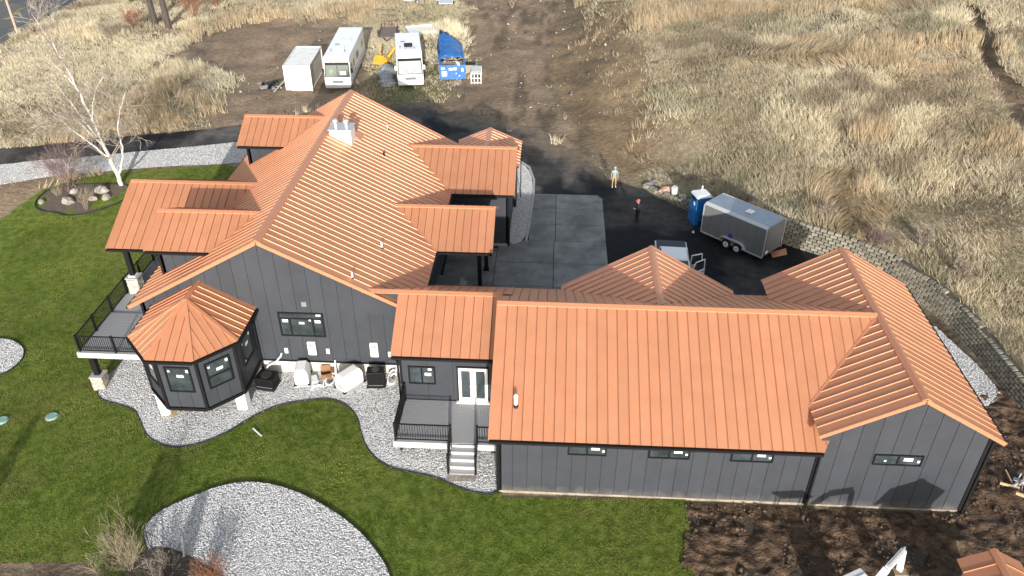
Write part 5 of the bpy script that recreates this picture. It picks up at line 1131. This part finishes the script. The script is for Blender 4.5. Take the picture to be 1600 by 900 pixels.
m = MB(); m.prism([(-.85, -1.5, 0), (.85, -1.5, 0), (.85, -1.5, 2.45), (0, -1.5, 2.95), (-.85, -1.5, 2.45)], (0, 3.0, 0)); m.build('wall', mat('shed_wall', (.45, .46, .46), rough=.6), t)
for s_ in (-1, 1):
    pr = [(0, -1.75, 3.16), (s_*1.12, -1.75, 2.52), (s_*1.12, 1.72, 2.52), (0, 1.72, 3.16)]; Of, uf, vf, nf = frame3(pr, Y)
    if nf.z < 0: pr = pr[::-1]
    m = MB(); nn = frame3(pr, Y)[3]; m.prism([Vector(p)-nn*.01 for p in pr], -nn*.08); sd_ = m.build('roof_slope', SOFFIT, t); pieces(pr, Y, .58, .02, .004, RIB, COPPER, 'roof_panel', sd_)
m = MB()
for e in (-1, 1): m.prism([(0, -1.76, 3.23), (0, 1.73, 3.23), (e*.16, 1.73, 3.14), (e*.16, -1.76, 3.14)], (0, 0, -.04))
m.build('ridge_cap', COPTRIM, t)
t = thing('debris_heap', 'heap of pale pipes and scrap at the edge of the mud by the wall', 'debris heap', (22.9, .9, .05), .4)
for k in range(12):
    m = MB(); a = Vector((random.uniform(-.9, .9), random.uniform(-.9, .9), random.uniform(.05, .4))); d = Vector((random.uniform(-.9, .9), random.uniform(-.9, .9), random.uniform(-.03, .3)))
    m.tube([a, a+d], random.uniform(.03, .09), 7); m.build('scrap_piece', random.choice([WPLAST, STEEL, CONCL, WOODM]), t)
# lumber under the birch and power pole
P = ground(205, 182)
for k, (dx, dy, ln, a, l) in enumerate(((-.2, 0, 4.6, .16, 'thick raw timber plank lying on the bank beyond the birch'), (.5, 1.6, 4.0, .2, 'thin raw timber plank lying behind the thick one beyond the birch'))):
    m = MB(); m.bar((-ln/2, 0, 0), (ln/2, 0, .0), .28 if k == 0 else .14, .1); z0 = tz1(P[0]+dx, P[1]+dy)+.35; m.build('plank', WOODM, None, label=l, cat='plank', loc=(P[0]+dx, P[1]+dy, z0), rz=a)
P = ground(28, 54); t = thing('utility_pole', 'tall weathered wooden utility pole standing beside the road', 'utility pole', (P[0], P[1], P[2]-.2)); m = MB(); m.tube([(0, 0, 0), (0, 0, 9.5)], [.16, .11], 10); m.build('pole', mat('pole_wood', (.42, .33, .24), rough=.9, col2=(.32, .25, .18), scale=3, stretch=(6, 6, 1)), t)
m = MB(); m.bar((-1.1, 0, 9.0), (1.1, 0, 9.0), .1, .12); ca = m.build('crossarm', MATS['pole_wood'], t)
for x in (-1, -.4, .4, 1): m = MB(); m.cyl((x, 0, 9.06), .04, .14, 8, .03); m.build('insulator', WPLAST, ca)

# ------------------------------------------------------------------ people
def person(loc, rz, H, top, legs, shoe, hat, label, pose):
    t = thing('person', label, 'person', loc, rz); k = H/1.75
    me = bpy.data.meshes.new('body'); V = []; E_ = []; Rr = []
    def nd(p, r, par=None):
        V.append((p[0]*k, p[1]*k, p[2]*k)); Rr.append(r*k); i = len(V)-1
        if par is not None: E_.append((par, i))
        return i
    pel = nd((0, 0, .95), .15); sp1 = nd((0, .0, 1.12), .145, pel); chest = nd((0, .01, 1.32), .165, sp1); nk = nd((0, .0, 1.48), .065, chest); hd0 = nd((0, -.02, 1.56), .075, nk); hd1 = nd((0, -.02, 1.66), .095, hd0); nd((0, -.01, 1.73), .07, hd1)
    for s_ in (-1, 1):
        hip = nd((s_*.10, 0, .88), .105, pel); kn = nd((s_*.12, -.03 if s_ > 0 else .02, .48), .07, hip); an = nd((s_*.13, .02, .09), .048, kn); nd((s_*.145, -.14, .04), .042, an)
        sh = nd((s_*.19, .01, 1.40), .07, chest)
        if pose == 'hold': el = nd((s_*.25, -.05, 1.13), .052, sh); wr = nd((s_*.10, -.27, 1.17), .038, el)
        else: el = nd((s_*.26, .03, 1.13), .052, sh); wr = nd((s_*.25, -.08, .9), .038, el)
        dv = Vector((s_*-.06 if pose == 'hold' else 0, -.09 if pose == 'hold' else -.03, .03 if pose == 'hold' else -.09)); w0 = Vector(V[wr])/k
        pm = nd(w0+dv*.7, .032, wr)
        for f in range(4): fb_ = nd(w0+dv*1.1+Vector((.012*(f-1.5), 0, .012*(f-1.5))), .0095, pm); nd(w0+dv*(1.75-.1*abs(f-1.3))+Vector((.014*(f-1.5), 0, .012*(f-1.5)-.01)), .008, fb_)
        nd(w0+dv*.9+Vector((-s_*.035, -.01, .02)), .009, pm)
    me.from_pydata(V, E_, []); o = bpy.data.objects.new('tmp', me); COL.objects.link(o)
    md = o.modifiers.new('s', 'SKIN'); md.use_smooth_shade = True
    for i, d in enumerate(me.skin_vertices[0].data): d.radius = (Rr[i], Rr[i]*.85); d.use_root = (i == 0)
    o.modifiers.new('ss', 'SUBSURF').levels = 1; o.modifiers['ss'].render_levels = 1
    dg = bpy.context.evaluated_depsgraph_get(); nm = bpy.data.meshes.new_from_object(o.evaluated_get(dg)); bpy.data.objects.remove(o)
    nm.materials.clear(); skin = mat('skin', (.45, .25, .17), rough=.6)
    for q in (skin, top, legs, shoe): nm.materials.append(q)
    for p in nm.polygons:
        c = p.center/k; r_ = abs(c.x)
        mi = 1
        if c.z > 1.5: mi = 0
        elif c.z < .1: mi = 3
        elif c.z < .95 and r_ < .21: mi = 2
        elif pose == 'hold' and c.y < -.26: mi = 0
        elif pose != 'hold' and r_ > .2 and c.z < .9: mi = 0
        p.material_index = mi; p.use_smooth = True
    nm.name = 'body'; link('body', nm, t)
    m = MB()
    bm = bmesh.new(); bmesh.ops.create_uvsphere(bm, u_segments=14, v_segments=8, radius=1)
    for v in bm.verts: v.co = Vector((v.co.x*.112*k, (v.co.y*.122-.005)*k, (1.70+max(v.co.z, -.15)*.10)*k))
    me2 = bpy.data.meshes.new('cap'); bm.to_mesh(me2); bm.free(); me2.materials.append(hat); link('cap', me2, t)
    m.prism([(-.08*k, -.1*k, 1.69*k), (.08*k, -.1*k, 1.69*k), (.06*k, -.2*k, 1.68*k), (-.06*k, -.2*k, 1.68*k)], (0, 0, .012*k)); m.build('cap_peak', hat, t)
    f = MB(); f.prism([(-.012*k, -.105*k, 1.6*k), (.012*k, -.105*k, 1.6*k), (.016*k, -.14*k, 1.59*k), (-.016*k, -.14*k, 1.59*k)], (0, .01, .035*k))
    f.build('nose', skin, t)
    for s_ in (-1, 1): f = MB(); f.cyl((s_*.035*k, -.112*k, 1.64*k), .009*k, .008*k, 6); f.build('eye', BLACK, t)
    f = MB(); f.box(-.025*k, .025*k, -.112*k, -.1*k, 1.56*k, 1.568*k); f.build('mouth', mat('lips', (.3, .12, .1)), t)
    return t, k
CAMO = mat('teal_plaid', (.16, .24, .23), rough=.9, col2=(.42, .46, .42), scale=9, detail=2); TANT = mat('tan_trousers', (.46, .28, .13), rough=.9); DARKC = mat('black_clothes', (.014, .014, .016), rough=.85); PINK = mat('pink_cap', (.55, .10, .12), rough=.8)
person((6.53, 29.9, .04), rad(10), 1.62, CAMO, TANT, WPLAST, mat('pale_cap', (.38, .40, .38)), 'person in a patterned teal jacket and tan trousers standing at the hill foot', 'stand')
t, k = person((7.8, 24.5, .04), rad(-60), 1.78, DARKC, DARKC, DARKC, PINK, 'person in black clothes and a pink cap looking at something in hand', 'hold')
m = MB(); m.box(-.045, .045, -.40*k, -.39*k, 1.16*k, 1.30*k); m.build('held_phone', BLACK, None, label='small dark phone held by the person in black', cat='phone', loc=(7.8, 24.5, .04), rz=rad(-60))
# ------------------------------------------------------------------ vegetation
def frustum(x, y, z, mu=60, mv=60):
    d = np.stack([x, y, z], -1)-CAM_C; dz = d @ _fw; u = 800+CAM_F*(d @ _r)/dz; v = 450-CAM_F*(d @ _u)/dz
    return (dz > 1) & (u > -mu) & (u < 1600+mu) & (v > -mv) & (v < 900+mv)
def blades(name, x, y, z, h, w, lean, cols, nb, spread, mat_, wind=(0, 0), lay=None, **kw):
    n = len(x); X_ = np.repeat(x, nb); Y_ = np.repeat(y, nb); Z_ = np.repeat(z, nb); Hh = np.repeat(h, nb)*rng.uniform(.55, 1.1, n*nb); Ww = np.repeat(w, nb)
    a = rng.uniform(0, 2*np.pi, n*nb); r = np.repeat(spread, nb)*np.sqrt(rng.random(n*nb)); bx = X_+r*np.cos(a); by = Y_+r*np.sin(a)
    l = Hh*np.repeat(lean, nb)*rng.uniform(.2, 1.2, n*nb); la = a+rng.normal(0, .7, n*nb)
    tx = bx+l*np.cos(la)+wind[0]*Hh; ty = by+l*np.sin(la)+wind[1]*Hh; pa = rng.uniform(0, 2*np.pi, n*nb)
    if lay is not None: tx += np.repeat(lay[0], nb)*Hh; ty += np.repeat(lay[1], nb)*Hh; Hh = Hh*np.repeat(lay[2], nb)
    dx = np.cos(pa)*Ww/2; dy = np.sin(pa)*Ww/2
    V = np.empty((n*nb, 3, 3), np.float32); V[:, 0] = np.stack([bx-dx, by-dy, Z_], -1); V[:, 1] = np.stack([bx+dx, by+dy, Z_], -1); V[:, 2] = np.stack([tx, ty, Z_+Hh], -1)
    C = np.repeat(np.repeat(cols, nb, 0)*rng.uniform(.8, 1.2, (n*nb, 1)), 3, 0)
    return fastmesh(name, V.reshape(-1, 3), np.arange(n*nb*3).reshape(-1, 3), mat_, cols=C, **kw)
GRM = mat_attr('dry_grass_blades', rough=.8, transl=.25)
def field(name, x0, x1, y0, y1, dens, hill, label):
    n = int((x1-x0)*(y1-y0)*dens); x = rng.uniform(x0, x1, n); y = rng.uniform(y0, y1, n); z = tz(x, y); k = frustum(x, y, z); x, y, z = x[k], y[k], z[k]
    mk_ = ground_masks(x, y); d = mk_['hd']
    bare = np.clip(mk_['dirt']*1.2+mk_['bank']*.97+mk_['mud'], 0, 1)
    k = (d > .8) if hill else ((d < 0) & (y > 30))
    k &= ~inside(x, y, P_ASPH) & ~inside(x, y, P_LAWN) & ~inside(x, y, P_BED4)
    k &= ~((x > -34) & (y < 40) & (x < -20))
    if not hill:
        s_ = (x-rc.x)*rn.x+(y-rc.y)*rn.y; k &= (s_ < -.6) | (s_ > 10.2)
    p = 1-bare; p = p*(.45+.75*sstep(.3, .6, fbm(x, y, 5, 3, 51))); 
    if not hill: p = p*(1-.7*mk_['moss']) + 0
    k &= rng.random(len(x)) < p; x, y, z, d = x[k], y[k], z[k], d[k]
    n1 = fbm(x, y*.7, 9, 4, 61); n2 = fbm(x, y, 3.5, 3, 62); n3 = fbm(x, y, 14, 3, 63)
    straw = np.array([.66, .58, .42]); tan = np.array([.50, .425, .295]); olive = np.array([.33, .31, .20]); brown = np.array([.30, .235, .165]); reed = np.array([.52, .40, .26])
    c = np.tile(tan, (len(x), 1)); c = mixc(c, straw, sstep(.45, .6, n1)); c = mixc(c, olive, sstep(.5, .62, n2)*.6); c = mixc(c, brown, sstep(.52, .4, n3)*sstep(.4, .55, n2)*.8)
    h = .28+.30*sstep(.4, .65, n1)+rng.uniform(0, .18, len(x)); sp = np.full(len(x), .24); ln = np.full(len(x), .75)
    R = sstep(.56, .66, fbm(x, y, 8, 3, 71)) if hill else sstep(.6, .7, fbm(x, y, 8, 3, 72)); c = mixc(c, reed, R*.7); h = h+R*.55; ln = ln*(1-.65*R)
    if not hill:
        c = mixc(c, np.array([.74, .66, .48]), sstep(.4, .6, fbm(x, y, 10, 2, 73))*.7)
    vg = rng.random(len(x)) < .06; c[vg] = olive*.7
    mat_n = sstep(.5, .68, fbm(x, y, 4.5, 3, 91)); th = fbm(x, y, 11, 2, 92)*12; la_ = (np.cos(th)*mat_n*.6, np.sin(th)*mat_n*.6, 1-.35*mat_n)
    c = c*(.78+.48*fbm(x, y, 5.5, 4, 93))[:, None]; dk = sstep(.60, .70, fbm(x, y, 3.0, 3, 94)); c = mixc(c, np.array([.24, .195, .14]), dk*.4); h = h*(1-.35*dk)
    blades(name, x, y, z-.03, h, np.full(len(x), .022)+.00042*np.hypot(x, y+24), ln, c, 8, sp, GRM, wind=(-.12, -.06), lay=la_, kind='stuff', label=label)
field('dry_grass', 0, 66, -6, 105, 24, True, 'tall pale dry grass covering the hillside')
field('dry_grass', -95, 6, 28, 108, 18, False, 'pale dry grass across the far field by the road')
# lawn blades
n = 210000; x = rng.uniform(-36, 9, n); y = rng.uniform(-9, 34, n); k = inside(x, y, P_LAWN); x, y = x[k], y[k]
for P in (P_BED1, P_BED2, P_BED3, P_PLANT, P_BED4): k = ~inside(x, y, P); x, y = x[k], y[k]
k = ~((x > -18.2) & (x < -4.7) & (y > 7.5)) & ~((x > -22.3) & (x < -18) & (y > 7.6) & (y < 22)) & ~((x > -5) & (x < 0) & (y > 1.9)) & ~((x > 0) & (y > 0)); x, y = x[k], y[k]; z = tz(x, y); k = frustum(x, y, z, 30, 30); x, y, z = x[k], y[k], z[k]
n1 = fbm(x, y, 2.2, 4, 81); n2 = fbm(x, y, 6, 3, 82); c = np.tile([.130, .192, .027], (len(x), 1)); c = mixc(c, (.235, .268, .062), sstep(.48, .66, n1)); c = mixc(c, (.088, .135, .020), sstep(.5, .36, n2)); c = mixc(c, (.25, .245, .075), sstep(.52, .70, fbm(x, y, 9, 3, 84))*.75); c = mixc(c, (.20, .15, .06), sstep(.60, .72, fbm(x, y, 2.6, 3, 85))*.7); c = mixc(c, (.21, .19, .08), sstep(.62, .72, fbm(x, y, 1.2, 3, 83))*.6)
blades('lawn_grass', x, y, z+.05, np.full(len(x), .055)+.03*n1, np.full(len(x), .035), np.full(len(x), .6), c, 3, np.full(len(x), .06), mat_attr('lawn_blades', rough=.7, transl=.3), kind='stuff', label='short mown green lawn grass')
# gravel stones
oc = np.array([(1, 0, 0), (0, 1, 0), (-1, 0, 0), (0, -1, 0), (0, 0, .8), (0, 0, -.6)]); of = np.array([(0, 1, 4), (1, 2, 4), (2, 3, 4), (3, 0, 4), (1, 0, 5), (2, 1, 5), (3, 2, 5), (0, 3, 5)])
GST = mat_attr('gravel_stones', rough=.9)
def stones(P, dens, smin, smax, off, skip=None):
    P = np.array(P); x0, y0 = P.min(0); x1, y1 = P.max(0); n = int((x1-x0)*(y1-y0)*dens); x = rng.uniform(x0, x1, n); y = rng.uniform(y0, y1, n); k = inside(x, y, P)
    if skip is not None: k &= ~skip(x, y)
    x, y = x[k], y[k]; z = tz(x, y)+off; k = frustum(x, y, z, 20, 20); x, y, z = x[k], y[k], z[k]; n = len(x)
    s = rng.uniform(smin, smax, (n, 1, 1))*np.array([1, 1, .7])*rng.uniform(.7, 1.3, (n, 1, 3)); a = rng.uniform(0, 6.28, n); V = oc[None]*s*rng.uniform(.8, 1.2, (n, 6, 1))
    V2 = V.copy(); V2[..., 0] = V[..., 0]*np.cos(a)[:, None]-V[..., 1]*np.sin(a)[:, None]; V2[..., 1] = V[..., 0]*np.sin(a)[:, None]+V[..., 1]*np.cos(a)[:, None]
    V2 += np.stack([x, y, z], -1)[:, None]; g = rng.choice([.66, .56, .48, .37, .74, .22], n, p=[.25, .27, .22, .11, .12, .03]); c = np.repeat(np.stack([g, g*.995, g*.99], -1), 6, 0)
    return V2.reshape(-1, 3), (of[None]+np.arange(n)[:, None, None]*6).reshape(-1, 3), c
for P, dn, l, sk in ((P_BED1, 330, 'pale crushed gravel around the house', lambda x, y: ((x > -18.2) & (y > 7.6)) | ((x > -4.7) & (y > 4.9))), (P_BED2, 330, 'pale crushed gravel of the kidney shaped bed', None), (P_BED3, 300, 'pale crushed gravel of the round bed', None), (P_BED4, 150, 'pale gravel strip along the drive', None), (P_BED5, 300, 'grey gravel strip beside the forecourt', lambda x, y: (x < -.75) & (y < 26.2)), (P_BED6, 250, 'pale gravel patch below the retaining wall', None)):
    V, F, c = stones(P, dn*1.35, .022, .046, .11, sk); fastmesh('gravel_stones', V, F, GST, cols=c, kind='stuff', label=l)
# mud clods and stray stones
n = 9000; x = rng.uniform(7.5, 26, n); y = rng.uniform(-7, 7, n); k = inside(x, y, P_SIDE) & ~((y > -.1) & (x < 19.6)) & (fbm(x, y, 1.2, 3, 43) > .45) & (hill_dist(x, y)[0] < 0); x, y = x[k], y[k]; n = len(x)
s = rng.gamma(2, .022, (n, 1, 1)).clip(.015, .16)*rng.uniform(.7, 1.3, (n, 1, 3)); V = oc[None]*s*rng.uniform(.7, 1.3, (n, 6, 1)); V = V+np.stack([x, y, np.full(n, .06)+.1*(fbm(x, y, 1.0, 4, 41)-.35)], -1)[:, None]
g = rng.uniform(.6, 1.5, n); fastmesh('mud_clods', V.reshape(-1, 3), (of[None]+np.arange(n)[:, None, None]*6).reshape(-1, 3), GST, cols=np.repeat(np.outer(g, [.085, .060, .042]), 6, 0), kind='stuff', label='broken clods of dark wet soil')
n = 2600; x = rng.uniform(-30, 12, n); y = rng.uniform(28, 85, n); mk_ = ground_masks(x, y); k = (mk_['dirt']+mk_['bank']*.6+mk_['moss']*.4 > rng.random(n)) & ~inside(x, y, P_ASPH); x, y = x[k], y[k]; n = len(x); s = rng.gamma(2, .03, (n, 1, 1)).clip(.02, .22)*rng.uniform(.7, 1.3, (n, 1, 3)); V = oc[None]*s*rng.uniform(.7, 1.3, (n, 6, 1))+np.stack([x, y, tz(x, y)+.05], -1)[:, None]
g = rng.choice([.12, .2, .4], n, p=[.5, .35, .15]); fastmesh('loose_stones', V.reshape(-1, 3), (of[None]+np.arange(n)[:, None, None]*6).reshape(-1, 3), GST, cols=np.repeat(np.outer(g, [1, .9, .78]), 6, 0), kind='stuff', label='loose stones scattered on the bare dirt')

# bare branching plants
def grow(m, p, d, ln, r, depth, rnd, up=.15, spread=.6, kids=3, minr=.004, seg=4, n=5, mi=0, twist=.12):
    pts = [Vector(p)]; rs = [r]; dd = Vector(d).normalized(); nodes = []
    for i in range(seg):
        dd = (dd+Vector((rnd.gauss(0, twist), rnd.gauss(0, twist), rnd.gauss(0, twist)+up*.3))).normalized(); pts.append(pts[-1]+dd*ln/seg); rs.append(max(minr, r*(1-.62*(i+1)/seg))); nodes.append((pts[-1], dd.copy(), rs[-1], (i+1)/seg))
    m.tube(pts, rs, n if depth > 1 else 3, mi, cap=False)
    if depth <= 0: return
    for k in range(kids):
        q, qd, qr, f = rnd.choice(nodes) if k else nodes[-1]
        ax = qd.orthogonal().normalized(); ax.rotate(Matrix.Rotation(rnd.uniform(0, 6.28), 3, qd)); nd_ = (qd+ax*rnd.uniform(spread*.5, spread*1.2)).normalized(); nd_.z += up*.5
        grow(m, q, nd_, ln*rnd.uniform(.55, .8), max(minr, qr*rnd.uniform(.55, .8)), depth-1, rnd, up, spread, kids, minr, max(2, seg-1), n, mi, twist)
def shrub(u, v, h, stems, col, label, depth=3, spread=.55, r=.025, kids=3, name='bare_shrub', lean=.35, minr=.006, up=.2):
    rnd = random.Random(int(u*7+v)); P = ground(u, v); t = thing(name, label, 'shrub', tuple(P)); m = MB(); main = MB()
    for k in range(stems):
        a = rnd.uniform(0, 6.28); d = (lean*math.cos(a), lean*math.sin(a), 1); grow(m, (.12*math.cos(a), .12*math.sin(a), -.05), d, h*rnd.uniform(.35, .5), r*rnd.uniform(.6, 1), depth, rnd, up, spread, kids, minr)
    m.build('branches', col, t, fix=False, kind='stuff'); m = MB(); m.cyl((0, 0, -.15), r*4, .25, 8, r*2); m.build('root_crown', col, t)
BARKP = mat('purple_bark', (.17, .115, .11), rough=.9); BARKT = mat('tan_stems', (.29, .235, .165), rough=.9); BARKG = mat('grey_stems', (.24, .20, .16), rough=.9); BARKR = mat('rust_stems', (.22, .09, .045), rough=.9)
shrub(108, 300, 4.0, 7, BARKP, 'purple grey bare shrub with many fine twigs in the planting bed', depth=4, spread=.7, r=.05, kids=4, lean=.45)
shrub(92, 306, 1.2, 30, BARKT, 'straw coloured ornamental grass clump in the planting bed', depth=1, spread=.3, r=.012, kids=2, name='grass_clump')
shrub(135, 328, 1.8, 6, BARKT, 'thin pale bare sapling at the lawn side of the planting bed', depth=3, r=.02)
shrub(203, 890, 2.3, 26, BARKT, 'tall tan bare shrub between the lawn edge and the kidney gravel bed', depth=3, spread=.4, r=.011, kids=3, lean=.28, minr=.0035)
shrub(165, 898, 1.3, 14, BARKT, 'low straw coloured brush at the lawn corner', depth=2, spread=.5, r=.012, lean=.5)
shrub(335, 905, 1.2, 16, BARKR, 'rust brown dry brush at the end of the kidney gravel bed', depth=3, spread=.7, r=.012, lean=.6)
shrub(262, 897, 1.1, 14, BARKG, 'grey tangled brush behind the leaning grey post', depth=3, spread=.8, r=.012, lean=.7)
for i, (u, v, h, c, l) in enumerate(((175, 62, 2.6, BARKG, 'grey bare bush on the far bank left of the pine trunks'), (300, 30, 3.2, BARKR, 'rust brown bare thicket right of the pine trunks'), (340, 12, 3.2, BARKR, 'rust brown bare thicket behind the first one'), (215, 45, 2.4, BARKR, 'low rust brown bush before the pine trunks'), (60, 60, 1.8, BARKG, 'grey bush on the road bank'), (280, 12, 3.5, BARKP, 'purple grey bare bush behind the pine trunks'), (1440, 385, 1.3, BARKG, 'grey brown brush above the bend of the retaining wall'), (1370, 380, 1.1, BARKP, 'purple grey brush above the middle of the retaining wall'), (1500, 430, 1.4, BARKG, 'brown brush on the slope above the gravel patch'), (1290, 340, 1.0, BARKG, 'low grey brush above the wall beside the cargo trailer'), (1165, 318, 1.0, BARKG, 'low brown brush above the wall behind the portable toilet'), (800, 12, 1.6, BARKT, 'tan brush at the far end of the dirt road'), (470, 40, 1.4, BARKT, 'tan brush at the far edge of the dirt yard'))):
    shrub(u, v, h, 12, c, l, depth=3, spread=.6, r=.022, kids=3, lean=.5, minr=.012)
# birch
BIRCH = mat('birch_bark', (.58, .54, .48), rough=.8, col2=(.24, .20, .17), scale=3.5, lo=.52, hi=.72, stretch=(1, 1, 3)); TWIG = mat('birch_twigs', (.30, .255, .21), rough=.85)
P = ground(191, 289); rnd = random.Random(5); t = thing('birch_tree', 'tall bare white birch with forked trunk in the planting bed', 'tree', tuple(P))
def limb(parent, pts, r0, r1, name, twl, tk, depth=3):
    m = MB(); n = len(pts); pts = [Vector(p) for p in pts]; fine = []
    for i in range(n-1):
        for j in range(4): fine.append(pts[i].lerp(pts[i+1], j/4)+Vector((rnd.gauss(0, .03), rnd.gauss(0, .03), 0)))
    fine.append(pts[-1]); L_ = len(fine); rs = [r0+(r1-r0)*i/(L_-1) for i in range(L_)]; m.tube(fine, rs, 8); lb = m.build(name, BIRCH, parent, smooth=True)
    tw = MB()
    for k in range(tk):
        i = rnd.randrange(L_//4, L_); d = (fine[i]-fine[i-1]).normalized(); axv = d.orthogonal(); axv.rotate(Matrix.Rotation(rnd.uniform(0, 6.28), 3, d)); dd = d*.55+axv*.8+Vector((0, 0, .15))
        grow(tw, fine[i], dd, twl*rnd.uniform(.5, 1.1), min(rs[i]*.55, .05), depth, rnd, .12, .65, 3, .011, 4, 4, twist=.18)
    tw.build('twigs', TWIG, lb, fix=False, kind='stuff')
Z = Vector((0, 0, 0))
limb(t, [(0, 0, -.2), (-.15, 0, 1.0), (-.35, 0, 2.2), (-.7, .1, 3.8), (-1.0, .1, 6), (-1.5, .2, 8.5), (-2.2, .2, 11), (-3.0, .2, 13)], .19, .012, 'trunk', 2.1, 36, 3)
limb(t, [(-.1, 0, .8), (.5, 0, 1.7), (.9, .0, 3.2), (.85, .1, 4.6), (1.5, .1, 6.2), (2.2, .2, 7.5)], .10, .015, 'limb', 1.4, 10, 3)
limb(t, [(-.35, 0, 2.2), (-1.4, -.1, 3.4), (-2.6, -.1, 4.6), (-3.8, -.2, 6.4)], .075, .01, 'limb', 1.4, 10, 3)
limb(t, [(-.7, .1, 3.6), (-1.6, .3, 5.0), (-2.4, .5, 6.6), (-3.4, .6, 8.2)], .07, .01, 'limb', 1.4, 9, 3)
limb(t, [(-.9, .1, 5.2), (-.5, .2, 6.6), (.0, .2, 7.6), (.8, .4, 8.6)], .07, .02, 'limb', 1.2, 8, 3)
limb(t, [(-.6, .1, 3.2), (-.9, -.6, 4.6), (-1.5, -1.3, 6.2)], .08, .02, 'limb', 1.2, 8, 3)
limb(t, [(-1.3, .2, 7.6), (-2.2, .2, 9), (-3.1, .1, 10.2)], .06, .015, 'limb', 1.0, 7, 3)
# pines at the far bank (their crowns rise out of the frame)
PBK = mat('pine_bark', (.05, .042, .038), rough=.95, col2=(.09, .07, .06), scale=4, bump=.6, bscale=10); NEED = mat_attr('pine_needles', rough=.8, transl=.15)
for (u, v, h, l) in ((243, 38, 9, 'dark pine trunk on the left of the pair on the far bank'), (264, 44, 10, 'dark pine trunk on the right of the pair on the far bank')):
    P = ground(u, v); t = thing('pine_tree', l, 'tree', tuple(P)); m = MB(); m.tube([(0, 0, -.2), (-.1, 0, h*.35), (-.3, 0, h*.7), (-.4, 0, h)], [.42, .34, .2, .03], 9); m.build('trunk', PBK, t)
    m = MB(); tips = []
    for k in range(30):
        z = h*rnd.uniform(.36, .97); a = rnd.uniform(0, 6.28); ln = (1-z/h)*2.6+.5; e = Vector((ln*math.cos(a)-.35*z/h, ln*math.sin(a), z+rnd.uniform(-.3, .2))); s0 = Vector((-.35*z/h, 0, z)); m.tube([s0, (s0+e)/2+Vector((0, 0, .1)), e], [.05, .03, .01], 4); tips += [s0.lerp(e, f) for f in (.35, .5, .65, .8, .9, 1)]
    m.build('boughs', PBK, t, fix=False); tp = np.array(tips); n = len(tp); c = np.tile([.10, .115, .03], (n, 1))
    nb = 60; B = np.repeat(tp, nb, 0); dv = rng.normal(0, 1, (n*nb, 3)); dv /= np.linalg.norm(dv, axis=1)[:, None]; tip = B+dv*rng.uniform(.15, .38, (n*nb, 1)); sd = np.cross(dv, rng.normal(0, 1, (n*nb, 3))); sd /= np.linalg.norm(sd, axis=1)[:, None]; V = np.stack([B-sd*.02, B+sd*.02, tip], 1).reshape(-1, 3)
    fastmesh('crown', V, np.arange(len(V)).reshape(-1, 3), NEED, t, cols=np.repeat(np.repeat(c, nb, 0)*rng.uniform(.6, 1.4, (n*nb, 1)), 3, 0))
# leaning post and dark branch by the gravel bed
P = ground(290, 870); m = MB(); m.tube([(.08, -.3, -.1), (-.05, .1, .35), (-.16, .42, .75)], .05, 8); m.build('leaning_post', CONCL, None, label='grey leaning post at the edge of the kidney gravel bed', cat='post', loc=tuple(P))
P = ground(240, 858); m = MB(); m.tube([(-.45, .5, .5), (-.2, .1, .15), (.3, -.3, .05)], .025, 6); m.tube([(-.45, .5, .5), (.1, .3, .3), (.6, .0, .05)], .018, 6); m.build('fallen_branch', PBK, None, label='dark forked fallen branch on the kidney gravel bed', cat='branch', loc=tuple(P))

# slim evergreens standing before the frame, whose long shadows cross the lawn
for (x_, y_, h, l) in ((-22.0, -13.5, 5.2, 'slim dark evergreen standing on the lower lawn edge'), (-14.3, -11.5, 3.6, 'shorter slim evergreen standing below the kidney gravel bed'), (-11.6, -11.2, 3.0, 'short slim evergreen standing nearest the garage below the gravel bed')):
    zb = tz1(x_, y_); t = thing('evergreen_tree', l, 'tree', (x_, y_, zb)); m = MB(); m.tube([(0, 0, -.2), (0, 0, h*.95)], [.12, .02], 8); m.build('trunk', PBK, t)
    n = 4200; f = rng.random(n)**.8; rr = (.75*(1-f)**.7+.08)*np.sqrt(rng.random(n)); a = rng.uniform(0, 6.283, n); B = np.stack([rr*np.cos(a), rr*np.sin(a), .3+f*(h-.4)], -1); dv = rng.normal(0, 1, (n, 3)); dv[:, 2] += .8; dv /= np.linalg.norm(dv, axis=1)[:, None]; sd = np.cross(dv, rng.normal(0, 1, (n, 3))); sd /= np.linalg.norm(sd, axis=1)[:, None]; V = np.stack([B-sd*.03, B+sd*.03, B+dv*rng.uniform(.12, .3, (n, 1))], 1).reshape(-1, 3)
    fastmesh('crown', V, np.arange(len(V)).reshape(-1, 3), NEED, t, cols=np.repeat(np.array([.04, .06, .02])*rng.uniform(.6, 1.4, (n, 1)), 3, 0))
